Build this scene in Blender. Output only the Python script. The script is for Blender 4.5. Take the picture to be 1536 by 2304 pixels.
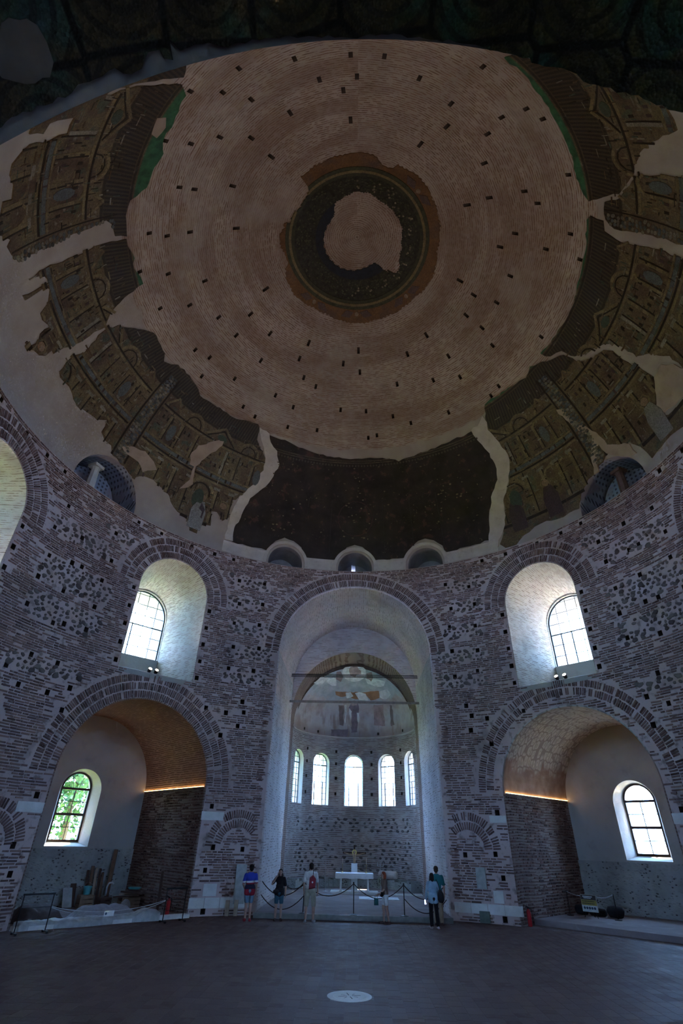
import bpy, bmesh, math, random
import numpy as np
from mathutils import Vector, Matrix
from mathutils.geometry import delaunay_2d_cdt

random.seed(7)
rng = np.random.default_rng(11)
for o in list(bpy.data.objects):
    bpy.data.objects.remove(o, do_unlink=True)
SC = bpy.context.scene
COL = SC.collection
PI = math.pi
D2R = PI / 180

# ------------------------------------------------------------------ camera
CAM = np.array([0.005, -13.229, 2.513])
F_PX, TILT, YAW, ROLL = 1130.6, 33.088 * D2R, -1.893 * D2R, 1.396 * D2R
_fw = np.array([math.sin(YAW) * math.cos(TILT), math.cos(YAW) * math.cos(TILT), math.sin(TILT)])
_rt = np.array([math.cos(YAW), -math.sin(YAW), 0.0])
_up = np.cross(_rt, _fw)
_r = _rt * math.cos(ROLL) + _up * math.sin(ROLL)
_u = -_rt * math.sin(ROLL) + _up * math.cos(ROLL)
cd = bpy.data.cameras.new('camera')
cd.sensor_fit = 'HORIZONTAL'
cd.sensor_width = 36.0
cd.lens = F_PX / 1536 * 36.0
cd.clip_start = 0.05
cd.clip_end = 400
cam = bpy.data.objects.new('camera', cd)
COL.objects.link(cam)
cam.matrix_world = Matrix(((_r[0], _u[0], -_fw[0], CAM[0]), (_r[1], _u[1], -_fw[1], CAM[1]),
                           (_r[2], _u[2], -_fw[2], CAM[2]), (0, 0, 0, 1)))
SC.camera = cam


def px(P):
    """photograph pixel and depth of world points (used to rank pieces by apparent size)"""
    v = np.asarray(P, float) - CAM
    d = v @ _fw
    d = np.where(d < 1e-3, 1e-3, d)
    return 768 + F_PX * (v @ _r) / d, 1152 - F_PX * (v @ _u) / d, d


# ------------------------------------------------------------------ light
SC.view_settings.view_transform = 'Standard'
SC.view_settings.look = 'None'
SC.view_settings.gamma = 1.0
SC.view_settings.use_curve_mapping = False
SC.view_settings.exposure = 1.42
SC.cycles.max_bounces = 7
SC.cycles.diffuse_bounces = 4
SC.cycles.use_adaptive_sampling = True
SC.cycles.adaptive_threshold = 0.05
SC.cycles.glossy_bounces = 2
SC.cycles.transparent_max_bounces = 16
SC.cycles.use_light_tree = False
SC.cycles.use_denoising = True
SC.cycles.sample_clamp_indirect = 60.0
SC.cycles.caustics_reflective = False
SC.cycles.caustics_refractive = False

SKY = 16.5
w = bpy.data.worlds.new('sky')
SC.world = w
w.use_nodes = True
nt_ = w.node_tree
nt_.nodes['Background'].inputs['Color'].default_value = (0.31, 0.54, 1.0, 1)
nt_.nodes['Background'].inputs['Strength'].default_value = SKY

SUN_AZ, SUN_EL = math.radians(-8), math.radians(66)   # from beyond the apse, high
sd = bpy.data.lights.new('sun', 'SUN')
sd.energy = 62.0
sd.angle = 0.01
sd.color = (1.0, 0.86, 0.62)
sun = bpy.data.objects.new('sun', sd)
COL.objects.link(sun)
_sd = Vector((math.sin(SUN_AZ) * math.cos(SUN_EL), math.cos(SUN_AZ) * math.cos(SUN_EL), math.sin(SUN_EL)))
sun.rotation_euler = _sd.to_track_quat('Z', 'Y').to_euler()


def portal(name, center, inward, width, height):
    """marks a window opening so that the daylight through it is sampled well"""
    l = bpy.data.lights.new(name, 'AREA')
    l.shape = 'RECTANGLE'
    l.size, l.size_y = width, height
    l.cycles.is_portal = True
    o = bpy.data.objects.new(name, l)
    COL.objects.link(o)
    o.location = center
    z = -Vector(inward).normalized()
    x = Vector((0, 0, 1)).cross(z).normalized()
    y = z.cross(x)
    o.matrix_world = Matrix(((x.x, y.x, z.x, center[0]), (x.y, y.y, z.y, center[1]), (x.z, y.z, z.z, center[2]), (0, 0, 0, 1)))
    return o


# ------------------------------------------------------------------ dimensions (metres)
R = 12.08            # inner radius of the rotunda
ZC = 15.06           # height where the drum ends and the dome starts
DH, DN = 12.1, 1.75  # dome rise and roundness
NW, NS, ND = 2.986, 4.26, 17.24   # lower niches: half width, springing, distance of back wall
WW, WB, WS = 1.70, 8.28, 12.08    # upper windows: half width, sill, springing
AW, AS = 3.73, 10.32              # altar bay: half width, springing
BAYS = [-135, -90, -45, 45, 90, 135, 180]


def frame(phi):
    """radial, tangential unit vectors of a bay axis (phi from +y towards +x, degrees)"""
    a = phi * D2R
    return np.array([math.sin(a), math.cos(a), 0.0]), np.array([math.cos(a), -math.sin(a), 0.0])


def cylp(phi, z, r=R):
    a = np.asarray(phi, float) * D2R
    return np.stack([r * np.sin(a), r * np.cos(a), np.zeros_like(a) + z], -1)


def dome_rz(el, off=0.0):
    """dome profile: horizontal radius and height above ZC for elevation angle el (degrees)"""
    el = np.asarray(el, float) * D2R
    c, s = np.cos(el), np.sin(el)
    k = ((np.maximum(c, 1e-9) / R) ** DN + (np.maximum(s, 0) / DH) ** DN) ** (-1 / DN)
    k = k - off
    return k * c, k * s


def domep(phi, el, off=0.0):
    r, z = dome_rz(el, off)
    a = np.asarray(phi, float) * D2R
    return np.stack([r * np.sin(a), r * np.cos(a), ZC + z], -1)


# ------------------------------------------------------------------ object helpers
def tag(o, label=None, cat=None, group=None, kind=None):
    if label: o['label'] = label
    if cat: o['category'] = cat
    if group: o['group'] = group
    if kind: o['kind'] = kind
    return o


def mesh(name, V, Fs, mats=(), mi=None, smooth=False, cols=None):
    me = bpy.data.meshes.new(name)
    V = np.asarray(V, np.float32)
    if isinstance(Fs, np.ndarray):
        n, k = Fs.shape
        me.vertices.add(len(V)); me.vertices.foreach_set('co', V.ravel())
        me.loops.add(n * k); me.loops.foreach_set('vertex_index', Fs.astype(np.int32).ravel())
        me.polygons.add(n)
        me.polygons.foreach_set('loop_start', np.arange(0, n * k, k, dtype=np.int32))
        me.update(calc_edges=True)
    else:
        me.from_pydata([tuple(map(float, v)) for v in V], [], [tuple(map(int, f)) for f in Fs])
        me.update()
    for m in mats: me.materials.append(m)
    if mi is not None: me.polygons.foreach_set('material_index', np.asarray(mi, np.int32))
    me.polygons.foreach_set('use_smooth', np.full(len(me.polygons), bool(smooth)))
    if cols is not None:
        at = me.color_attributes.new('Col', 'FLOAT_COLOR', 'POINT')
        c = np.ones((len(V), 4), np.float32); c[:, :3] = cols
        at.data.foreach_set('color', c.ravel())
    return me


def link(name, me, parent=None, loc=None):
    o = bpy.data.objects.new(name, me)
    COL.objects.link(o)
    if parent is not None: o.parent = parent
    if loc is not None: o.location = loc
    return o


def empty(name, loc=(0, 0, 0), rz=0.0, label=None, cat=None, group=None):
    o = bpy.data.objects.new(name, None)
    COL.objects.link(o)
    o.location = loc; o.rotation_euler = (0, 0, rz)
    return tag(o, label, cat, group)


class MB:
    """collects simple shapes into one mesh"""
    def __init__(s): s.v = []; s.f = []
    def add(s, V, Fs):
        n = len(s.v); s.v += [tuple(map(float, v)) for v in V]; s.f += [tuple(i + n for i in f) for f in Fs]; return s
    def box(s, c, h, ax=None):
        c = np.array(c, float); ax = np.eye(3) if ax is None else np.array(ax, float)
        V = [c + ax[0] * h[0] * i + ax[1] * h[1] * j + ax[2] * h[2] * k for i in (-1, 1) for j in (-1, 1) for k in (-1, 1)]
        return s.add(V, [(0, 1, 3, 2), (4, 6, 7, 5), (0, 4, 5, 1), (2, 3, 7, 6), (0, 2, 6, 4), (1, 5, 7, 3)])
    def bar(s, a, b, w, t=None):
        a, b = np.array(a, float), np.array(b, float); t = w if t is None else t
        z = b - a; L = np.linalg.norm(z); z /= L
        x = np.cross(z, [0, 0, 1]) if abs(z[2]) < .95 else np.array([1., 0, 0]); x /= np.linalg.norm(x); y = np.cross(z, x)
        return s.box((a + b) / 2, (w / 2, t / 2, L / 2), (x, y, z))
    def tube(s, pts, r, n=8, cap=True):
        pts = [np.array(p, float) for p in pts]
        rr = list(r) if hasattr(r, '__len__') else [r] * len(pts)
        V = []; Fs = []; prev = None
        for i, p in enumerate(pts):
            d = pts[min(i + 1, len(pts) - 1)] - pts[max(i - 1, 0)]; d /= (np.linalg.norm(d) + 1e-9)
            if prev is None:
                x = np.cross(d, [0, 0, 1]) if abs(d[2]) < .9 else np.cross(d, [0, 1, 0])
            else:
                x = prev - d * (prev @ d)
            x /= np.linalg.norm(x); prev = x; y = np.cross(d, x)
            V += [p + rr[i] * (x * math.cos(2 * PI * k / n) + y * math.sin(2 * PI * k / n)) for k in range(n)]
        for i in range(len(pts) - 1):
            Fs += [(i * n + k, i * n + (k + 1) % n, (i + 1) * n + (k + 1) % n, (i + 1) * n + k) for k in range(n)]
        if cap:
            Fs += [tuple(range(n))[::-1], tuple((len(pts) - 1) * n + k for k in range(n))]
        return s.add(V, Fs)
    def lathe(s, prof, c=(0, 0, 0), n=24, cap=True):
        V = []; Fs = []
        for r, z in prof:
            V += [(c[0] + r * math.cos(2 * PI * k / n), c[1] + r * math.sin(2 * PI * k / n), c[2] + z) for k in range(n)]
        for i in range(len(prof) - 1):
            Fs += [(i * n + k, i * n + (k + 1) % n, (i + 1) * n + (k + 1) % n, (i + 1) * n + k) for k in range(n)]
        if cap:
            Fs += [tuple(range(n))[::-1], tuple((len(prof) - 1) * n + k for k in range(n))]
        return s.add(V, Fs)
    def build(s, name, mat, parent=None, smooth=False, label=None, cat=None, group=None, kind=None, loc=None):
        me = mesh(name, s.v, s.f, [mat], smooth=smooth)
        if smooth:
            for e in me.edges: pass
        o = link(name, me, parent, loc)
        return tag(o, label, cat, group, kind)


def clean(me):
    bm = bmesh.new(); bm.from_mesh(me)
    bmesh.ops.remove_doubles(bm, verts=bm.verts, dist=1e-5)
    bmesh.ops.recalc_face_normals(bm, faces=bm.faces)
    bm.to_mesh(me); bm.free()
    return me


def boolean(base, ops):
    """base mesh combined with (operation, mesh) pairs; returns a new mesh"""
    ob = bpy.data.objects.new('solid', base); COL.objects.link(ob)
    tmp = []
    for kind, me in ops:
        c = bpy.data.objects.new('cutter', me); COL.objects.link(c); tmp.append(c)
        m = ob.modifiers.new('b', 'BOOLEAN')
        m.operation = kind; m.object = c; m.solver = 'EXACT'
        m.material_mode = 'TRANSFER'
    dg = bpy.context.evaluated_depsgraph_get()
    res = bpy.data.meshes.new_from_object(ob.evaluated_get(dg), preserve_all_data_layers=True, depsgraph=dg)
    for c in tmp: bpy.data.objects.remove(c, do_unlink=True)
    bpy.data.objects.remove(ob, do_unlink=True)
    return res


# ------------------------------------------------------------------ materials
class NT:
    def __init__(s, name):
        s.m = bpy.data.materials.new(name); s.m.use_nodes = True
        s.t = s.m.node_tree; s.b = s.t.nodes['Principled BSDF']; s._tc = None
        s.b.inputs['Specular IOR Level'].default_value = 0.25
    def put(s, inp, v):
        if isinstance(v, bpy.types.NodeSocket): s.t.links.new(v, inp)
        elif isinstance(v, (tuple, list)): inp.default_value = (*v, 1) if len(v) == 3 and inp.type == 'RGBA' else v
        else: inp.default_value = v
    def n(s, typ, out=0, ins=None, **kw):
        nd = s.t.nodes.new(typ)
        for k, v in kw.items(): setattr(nd, k, v)
        for k, v in (ins or {}).items(): s.put(nd.inputs[k], v)
        return nd.outputs[out]
    def co(s):
        if s._tc is None: s._tc = s.n('ShaderNodeTexCoord', 'Object')
        return s._tc
    def noise(s, scale, detail=4, rough=.55, vec=None, out=0, dist=0):
        return s.n('ShaderNodeTexNoise', out, {'Vector': vec or s.co(), 'Scale': scale, 'Detail': min(detail, 3), 'Roughness': rough, 'Distortion': dist})
    def vor(s, scale, feature='F1', vec=None, out=0, rnd=1.0):
        nd = s.t.nodes.new('ShaderNodeTexVoronoi'); nd.feature = feature
        s.put(nd.inputs['Vector'], vec or s.co()); s.put(nd.inputs['Scale'], scale); s.put(nd.inputs['Randomness'], rnd)
        return nd.outputs[out]
    def math(s, op, a, b=0.0, c=0.0):
        return s.n('ShaderNodeMath', 0, {0: a, 1: b, 2: c}, operation=op)
    def ramp(s, fac, stops):
        nd = s.t.nodes.new('ShaderNodeValToRGB'); s.put(nd.inputs[0], fac)
        e = nd.color_ramp.elements
        while len(e) < len(stops): e.new(0.5)
        for el, (p, c) in zip(e, stops):
            el.position = p; el.color = (*c, 1) if hasattr(c, '__len__') else (c, c, c, 1)
        return nd.outputs[0]
    def step(s, x, a, b):
        nd = s.t.nodes.new('ShaderNodeMapRange'); nd.interpolation_type = 'SMOOTHSTEP'
        s.put(nd.inputs[0], x); s.put(nd.inputs[1], a); s.put(nd.inputs[2], b)
        return nd.outputs[0]
    def mix(s, f, a, b, mode='MIX'):
        nd = s.t.nodes.new('ShaderNodeMix'); nd.data_type = 'RGBA'; nd.blend_type = mode
        s.put(nd.inputs[0], f); s.put(nd.inputs[6], a); s.put(nd.inputs[7], b)
        return nd.outputs[2]
    def xyz(s, v=None):
        nd = s.t.nodes.new('ShaderNodeSeparateXYZ'); s.put(nd.inputs[0], v or s.co()); return nd.outputs
    def vec(s, x, y, z=0.0):
        return s.n('ShaderNodeCombineXYZ', 0, {0: x, 1: y, 2: z})
    def bump(s, h, strength=.4, dist=.02):
        s.put(s.b.inputs['Normal'], s.n('ShaderNodeBump', 0, {'Strength': strength, 'Distance': dist, 'Height': h}))
    def done(s, col=None, rough=.9, metal=0.0, spec=None):
        if col is not None: s.put(s.b.inputs['Base Color'], col)
        s.put(s.b.inputs['Roughness'], rough); s.put(s.b.inputs['Metallic'], metal)
        if spec is not None: s.b.inputs['Specular IOR Level'].default_value = spec
        return s.m


def plain(name, col, rough=.6, metal=0.0, var=.18, scale=6.0, spec=.3):
    """one colour with slight mottling"""
    t = NT(name)
    f = t.noise(scale, 5)
    c = t.ramp(f, [(.3, tuple(x * (1 - var) for x in col)), (.7, tuple(min(1, x * (1 + var)) for x in col))])
    t.bump(t.noise(scale * 6, 3), .15, .005)
    return t.done(c, rough, metal, spec)


def glow(name, col, strength):
    t = NT(name)
    t.put(t.b.inputs['Emission Color'], col); t.put(t.b.inputs['Emission Strength'], strength)
    return t.done(col, .4)


def m_mortar():
    t = NT('mortar')
    a = t.noise(.35, 4); b = t.noise(4, 6); c = t.noise(40, 3)
    col = t.ramp(a, [(.3, (.44, .345, .33)), (.5, (.545, .435, .42)), (.7, (.62, .515, .50))])
    col = t.mix(t.step(b, .52, .72), col, (.27, .22, .20))
    col = t.mix(t.math('MULTIPLY', t.step(t.noise(.9, 6), .58, .72), .5), col, (.20, .17, .16))
    t.bump(t.math('ADD', t.math('MULTIPLY', b, .7), t.math('MULTIPLY', c, .3)), .6, .03)
    return t.done(col, .95)


def m_brick(attr):
    t = NT('brick' if attr else 'brick_loose')
    if attr:
        base = t.n('ShaderNodeAttribute', 'Color', attribute_name='Col')
    else:
        base = t.n('ShaderNodeObjectInfo', 'Color')
    n1 = t.noise(9, 5); n2 = t.noise(70, 2)
    col = t.mix(t.step(n1, .5, .8), base, (.34, .29, .27))
    col = t.mix(t.math('MULTIPLY', t.step(t.noise(.9, 6), .58, .72), .4), col, (.10, .07, .065))
    t.bump(t.math('ADD', n1, t.math('MULTIPLY', n2, .4)), .5, .012)
    return t.done(col, .92)


def m_stone(attr):
    t = NT('rubble_stone')
    base = t.n('ShaderNodeAttribute', 'Color', attribute_name='Col') if attr else t.n('ShaderNodeObjectInfo', 'Color')
    col = t.mix(t.step(t.noise(7, 5), .45, .75), base, (.15, .135, .13))
    t.bump(t.noise(14, 5), .6, .02)
    return t.done(col, .9)


def m_plaster(name, c0, c1, stain=(.2, .17, .16), amt=.5, scale=.8):
    t = NT(name)
    a = t.noise(scale, 6, .6); b = t.noise(14, 4)
    col = t.ramp(a, [(.3, c0), (.7, c1)])
    col = t.mix(t.math('MULTIPLY', t.step(t.noise(scale * 2.3, 7, .65), .55, .75), amt), col, stain)
    t.bump(b, .35, .015)
    return t.done(col, .93)


def m_coursed(name, brick, mort, course=.1, axis='z', mix_stone=0.0, vaultc=None, mask=.42, wobble=.12):
    """far brickwork: thin courses broken up along their length (Object coordinates)"""
    t = NT(name)
    X = t.xyz()
    wob = t.math('MULTIPLY', t.noise(.8, 5), wobble)
    if axis == 'z':
        h = t.math('ADD', X[2], wob)
        along = t.vec(t.math('MULTIPLY', X[0], 2.5), t.math('MULTIPLY', X[1], 2.5), t.math('MULTIPLY', X[2], 9.0))
    elif axis == 'dome':
        rr = t.math('SQRT', t.math('ADD', t.math('MULTIPLY', X[0], X[0]), t.math('MULTIPLY', X[1], X[1])))
        h = t.math('ADD', t.math('MULTIPLY', t.math('ARCTAN2', X[2], rr), 12.0), wob)
        ph = t.math('ARCTAN2', X[0], X[1])
        along = t.vec(t.math('MULTIPLY', ph, 26.0), t.math('MULTIPLY', h, 7.0), 0.0)
    else:  # barrel vault running along local y: courses along the axis, stacked around it
        a = t.math('ARCTAN2', t.math('SUBTRACT', X[2], vaultc[0]), X[0])
        h = t.math('ADD', t.math('MULTIPLY', a, vaultc[1]), wob)
        along = t.vec(t.math('MULTIPLY', X[1], 3.0), t.math('MULTIPLY', h, 8.0), 0.0)
    ln = t.math('SINE', t.math('MULTIPLY', h, 2 * PI / course))
    br = t.noise(1.0, 3, .6, vec=along)
    f = t.math('MULTIPLY', t.step(ln, -.1, .55), t.step(br, mask - .06, mask + .08))
    tint = t.noise(.45, 5, .6)
    m = t.ramp(tint, [(.3, tuple(x * .8 for x in mort)), (.7, tuple(min(1, x * 1.15) for x in mort))])
    b = t.ramp(t.noise(2.2, 4), [(.3, tuple(x * .7 for x in brick)), (.7, tuple(min(1, x * 1.3) for x in brick))])
    col = t.mix(f, m, b)
    col = t.mix(t.math('MULTIPLY', t.step(t.noise(.5, 7, .6), .56, .7), .45), col, tuple(x * .8 for x in brick))
    col = t.mix(t.math('MULTIPLY', t.step(t.noise(.33, 7, .6, vec=t.vec(X[1], X[2], X[0])), .57, .72), .5), col, tuple(min(1, x * 1.2) for x in mort))
    if axis == 'dome':   # below the ring of mosaic the bare dome is covered with smooth plaster
        zone = t.noise(1.0, 3, .5, vec=t.vec(t.math('MULTIPLY', h, .9), t.math('MULTIPLY', ph, .9), 0.0))
        col = t.mix(t.math('MULTIPLY', t.step(zone, .45, .62), .55), col, t.ramp(t.noise(5, 5), [(.3, (.20, .12, .085)), (.7, (.32, .22, .175))]))
        col = t.mix(t.math('MULTIPLY', t.step(t.noise(.28, 8, .65), .54, .66), .45), col, (.46, .40, .36))
        pl = t.ramp(t.noise(.6, 6, .6), [(.3, (.34, .285, .265)), (.7, (.45, .40, .37))])
        low = t.step(t.math('ADD', h, t.math('MULTIPLY', t.noise(1.5, 4), .5)), 7.75, 7.6)
        col = t.mix(low, col, pl)
        f = t.math('MULTIPLY', f, t.math('SUBTRACT', 1.0, low))
    t.bump(t.math('SUBTRACT', t.noise(20, 3), f), .5, .02)
    return t.done(col, .94)
MORTAR = m_mortar()
BRICK = m_brick(True)
BRICK1 = m_brick(False)
STONE = m_stone(True)
STONE1 = m_stone(False)
PLASTER_W = m_plaster('plaster_grey', (.34, .33, .31), (.44, .43, .40), (.22, .21, .20), .35, .5)
PLASTER_B = m_coursed('plaster_bema', (.34, .27, .25), (.62, .57, .56), .1, mask=.54)
RUBBLE_W = None
VOID = plain('dark_cavity', (.06, .045, .04), .95)
IRON = plain('black_iron', (.018, .018, .02), .45, .6)
MARBLE = m_plaster('marble', (.62, .64, .62), (.78, .79, .77), (.45, .46, .45), .4, 2.0)


def arch(hw, zb, zs, n=28):
    """outline of a round-headed opening, left foot over the crown to the right foot"""
    pts = [(-hw, zb), (-hw, zs)]
    pts += [(-hw * math.cos(PI * k / n), zs + hw * math.sin(PI * k / n)) for k in range(1, n)]
    return pts + [(hw, zs), (hw, zb)]


def loft(secs, close=True):
    """secs: list of (d, outline) with equal counts -> closed solid (x tangential, y radial)"""
    n = len(secs[0][1]); V = []; Fs = []
    for d, o in secs:
        V += [(t, d if not callable(d) else d(t), z) for t, z in o]
    for i in range(len(secs) - 1):
        for k in range(n if close else n - 1):
            k2 = (k + 1) % n
            Fs.append((i * n + k, i * n + k2, (i + 1) * n + k2, (i + 1) * n + k))
    if close:
        Fs += [tuple(range(n))[::-1], tuple((len(secs) - 1) * n + k for k in range(n))]
    return V, Fs


def rotz(V, phi):
    er, et = frame(phi)
    V = np.asarray(V, float)
    return V[:, :1] * et + V[:, 1:2] * er + V[:, 2:3] * np.array([0, 0, 1.0])


def cyl_front(t):
    return math.sqrt(R * R - t * t)


def lathe_solid(prof, n, mats):
    V = []; Fs = []; m = len(prof)
    for k in range(n):
        a = 2 * PI * k / n
        V += [(r * math.sin(a), r * math.cos(a), z) for r, z in prof]
    for k in range(n):
        k2 = (k + 1) % n
        for i in range(m):
            j = (i + 1) % m
            Fs.append((k * m + i, k * m + j, k2 * m + j, k2 * m + i))
    return clean(mesh('lathe', V, Fs, mats))


# ---------------------------------------------------------------- drum
prof = [(R, -.4), (R, 2), (R, 4), (R, 6), (R, 8), (R, 10), (R, 12), (R, 13.5), (R, ZC), (15.9, ZC), (15.9, 8.05), (18.25, 7.75), (18.25, -.4)]
drum = lathe_solid(prof, 288, [MORTAR])
box = clean(mesh('b', *(lambda m: (m.v, m.f))(MB().box((0, 15.4, 7.2), (5.2, 2.8, 7.6))), [MORTAR]))
ops = [('UNION', box)]


def joined(parts, mat):
    V = []; Fs = []
    for v, f in parts:
        n = len(V); V += [tuple(x) for x in np.asarray(v, float)]; Fs += [tuple(i + n for i in q) for q in f]
    return clean(mesh('c', V, Fs, [mat]))


E_ = .012
big = []
for ph in BAYS:
    v, f = loft([(9.0, arch(NW + E_, -1, NS)), (19.5, arch(NW + E_, -1, NS))]); big.append((rotz(v, ph), f))
ops.append(('DIFFERENCE', joined(big, MORTAR)))
big = []
WSECS = [(10.6, 1.83, 7.95, 12.16), (15.3, 1.36, 9.15, 11.9), (15.32, 1.34, 9.8, 11.85), (17.2, 1.40, 9.75, 11.85)]
for ph in BAYS:
    v, f = loft([(d, arch(hw + E_, zb - E_, zs)) for d, hw, zb, zs in WSECS]); big.append((rotz(v, ph), f))
v, f = loft([(9.0, arch(AW + E_, -1, AS)), (19.5, arch(AW + E_, -1, AS))]); big.append((v, f))
ops.append(('DIFFERENCE', joined(big, MORTAR)))

# putlog holes left by the scaffolding beams: (phi, z)
PUT = []
rr = random.Random(3)
for ax in (-90, -45, 45, 90):
    for s in (-1, 1):
        for z in (8.5, 9.25, 10.05, 10.85, 11.7):
            PUT.append((ax + s * 8.9 + s * .25 * (z - 8.4) * .3, z))
        for z in (7.75, 6.7): PUT.append((ax + s * (19.5 + rr.uniform(-.5, .5)), z))
        for z in (7.1, 6.15, 9.25, 10.3, 11.4, 12.5, 13.6): PUT.append((ax + s * (15.9 + rr.uniform(-.7, .7)), z + rr.uniform(-.1, .1)))
        for z in (9.1, 10.35, 11.5, 12.6, 13.75): PUT.append((ax + s * (21.6 + rr.uniform(-.6, .6)), z + rr.uniform(-.12, .12)))
        PUT.append((ax + s * (16.2), 3.55)); PUT.append((ax + s * 17.5, 2.15)); PUT.append((ax + s * 16.6, 1.4)); PUT.append((ax + s * 23.2, 2.1)); PUT.append((ax + s * 17.2, .15))
    for q in (-12, -6, 2, 8, 13): PUT.append((ax + q, 14.78))
for q in (-28.5, -24.7, -33, 26, 31, 37): PUT.append((q, 7.3))


def in_arch(phi, z, c, hw, zb, zs, m=0.0):
    t = (np.asarray(phi) - c) * D2R * R
    return (np.abs(t) < hw + m) & (z > zb - m) & (z < zs) | (np.hypot(t, np.maximum(z - zs, 0)) < hw + m) & (z >= zs)


def in_open(phi, z, m=0.0):
    phi = np.asarray(phi, float); z = np.asarray(z, float)
    r = in_arch(phi, z, 0, AW * 1.02, -1, AS, m)
    for b in (-135, -90, -45, 45, 90, 135):
        r |= in_arch(phi, z, b, NW * 1.01, -1, NS, m) | in_arch(phi, z, b, WW * 1.003, WB, WS, m)
    return r


PUT = [(a, z) for a, z in PUT if not in_open(a, z, .16) and z < 14.9 and abs(a) > 18.6]
_p = []
for a, z in PUT:
    if all(abs(a - b) * D2R * R > .45 or abs(z - c) > .45 for b, c in _p): _p.append((a, z))
PUT = _p
cut = []
for a, z in PUT:
    s = .075 + .02 * rr.random()
    V = []; er, et = frame(a)
    mb = MB().box(er * (R + .12) + np.array([0, 0, z]), (s, .42, s * 1.1), (et, er, (0, 0, 1)))
    cut.append((mb.v, mb.f))
ops.append(('DIFFERENCE', joined(cut, VOID)))
wall_drum = link('wall_drum', boolean(drum, ops))
tag(wall_drum, 'round drum wall of brick and mortar pierced by arched niches and windows', 'wall', kind='structure')

# ---------------------------------------------------------------- linings of niches, windows and altar bay
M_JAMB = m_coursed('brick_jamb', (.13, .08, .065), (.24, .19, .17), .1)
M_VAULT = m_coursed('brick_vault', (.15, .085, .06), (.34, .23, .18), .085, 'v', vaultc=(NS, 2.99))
M_REVEAL = m_coursed('brick_reveal', (.27, .22, .175), (.46, .42, .36), .085, mask=.5)
M_REVEALV = m_coursed('brick_reveal_vault', (.27, .22, .175), (.46, .42, .36), .085, 'v', vaultc=(12.0, 1.6), mask=.5)


def m_painted_vault():
    t = NT('painted_vault')
    X = t.xyz()
    a = t.math('ARCTAN2', t.math('SUBTRACT', X[2], NS), X[0])
    uv = t.vec(t.math('MULTIPLY', a, 3.4), t.math('MULTIPLY', X[1], 1.9), 0.0)
    e = t.vor(2.1, 'DISTANCE_TO_EDGE', vec=uv, rnd=.55)
    n = t.noise(2.0, 5)
    c = t.mix(t.step(e, .06, .12), (.27, .25, .23), (.46, .45, .42))
    c = t.mix(t.step(t.vor(2.1, vec=uv, rnd=.55), .36, .28), c, (.36, .35, .31))
    c = t.mix(t.step(t.vor(2.1, vec=uv, rnd=.55), .2, .14), c, (.58, .56, .50))
    c = t.mix(t.step(t.math('ADD', X[2], t.math('MULTIPLY', n, 1.6)), 6.35, 5.9), c, t.ramp(n, [(.3, (.24, .17, .14)), (.7, (.38, .30, .26))]))
    t.bump(t.noise(10, 4), .4, .02)
    return t.done(c, .95)


M_PAINTV = m_painted_vault()


def m_rubble():
    t = NT('rubble_plaster')
    X = t.xyz()
    v = t.vec(X[0], t.math('MULTIPLY', X[1], .6), t.math('MULTIPLY', X[2], 1.8))
    e = t.vor(7, vec=v); n = t.noise(1.2, 6, .6)
    c = t.ramp(n, [(.3, (.26, .27, .26)), (.7, (.42, .43, .41))])
    c = t.mix(t.math('MULTIPLY', t.step(e, .34, .22), t.step(t.noise(2.5, 4), .48, .56)), c, (.07, .07, .07))
    t.bump(t.math('SUBTRACT', t.noise(16, 4), t.step(e, .5, .2)), .6, .03)
    return t.done(c, .95)


RUBBLE_W = m_rubble()


def lining(name, secs, mats, split, phi, label):
    V = []; Fs = []; mi = []
    n = len(secs[0][1])
    for d, o in secs:
        V += [(t, d(t) if callable(d) else d, z) for t, z in o]
    for i in range(len(secs) - 1):
        for k in range(n - 1):
            Fs.append((i * n + k, (i + 1) * n + k, (i + 1) * n + k + 1, i * n + k + 1))
            zz = (secs[i][1][k][1] + secs[i][1][k + 1][1]) / 2
            mi.append(1 if zz > split else 0)
    o = link(name, mesh(name, V, Fs, mats, mi))
    o.rotation_euler = (0, 0, -phi * D2R)
    return tag(o, label, 'wall', kind='structure')


def niche_secs():
    a = arch(NW, -.3, NS, 40)
    rim = arch(NW + .05, -.3, NS, 40)
    ds = [cyl_front] + [lambda t, f=f: cyl_front(t) * (1 - f) + ND * f for f in (.15, .3, .45, .6, .75, .9)] + [ND + .02]
    return [(lambda t: cyl_front(min(abs(t), 3.2)) - .004, rim)] + [(d, a) for d in ds]


M_VPLAST = m_plaster('vault_plaster', (.24, .215, .225), (.31, .285, .295), (.19, .17, .175), .4, 2.0)
WHERE = {-135: 'behind on the left', -90: 'at the left edge', -45: 'left of the altar bay', 45: 'right of the altar bay', 90: 'at the right edge', 135: 'behind on the right', 180: 'over the viewer'}
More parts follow.
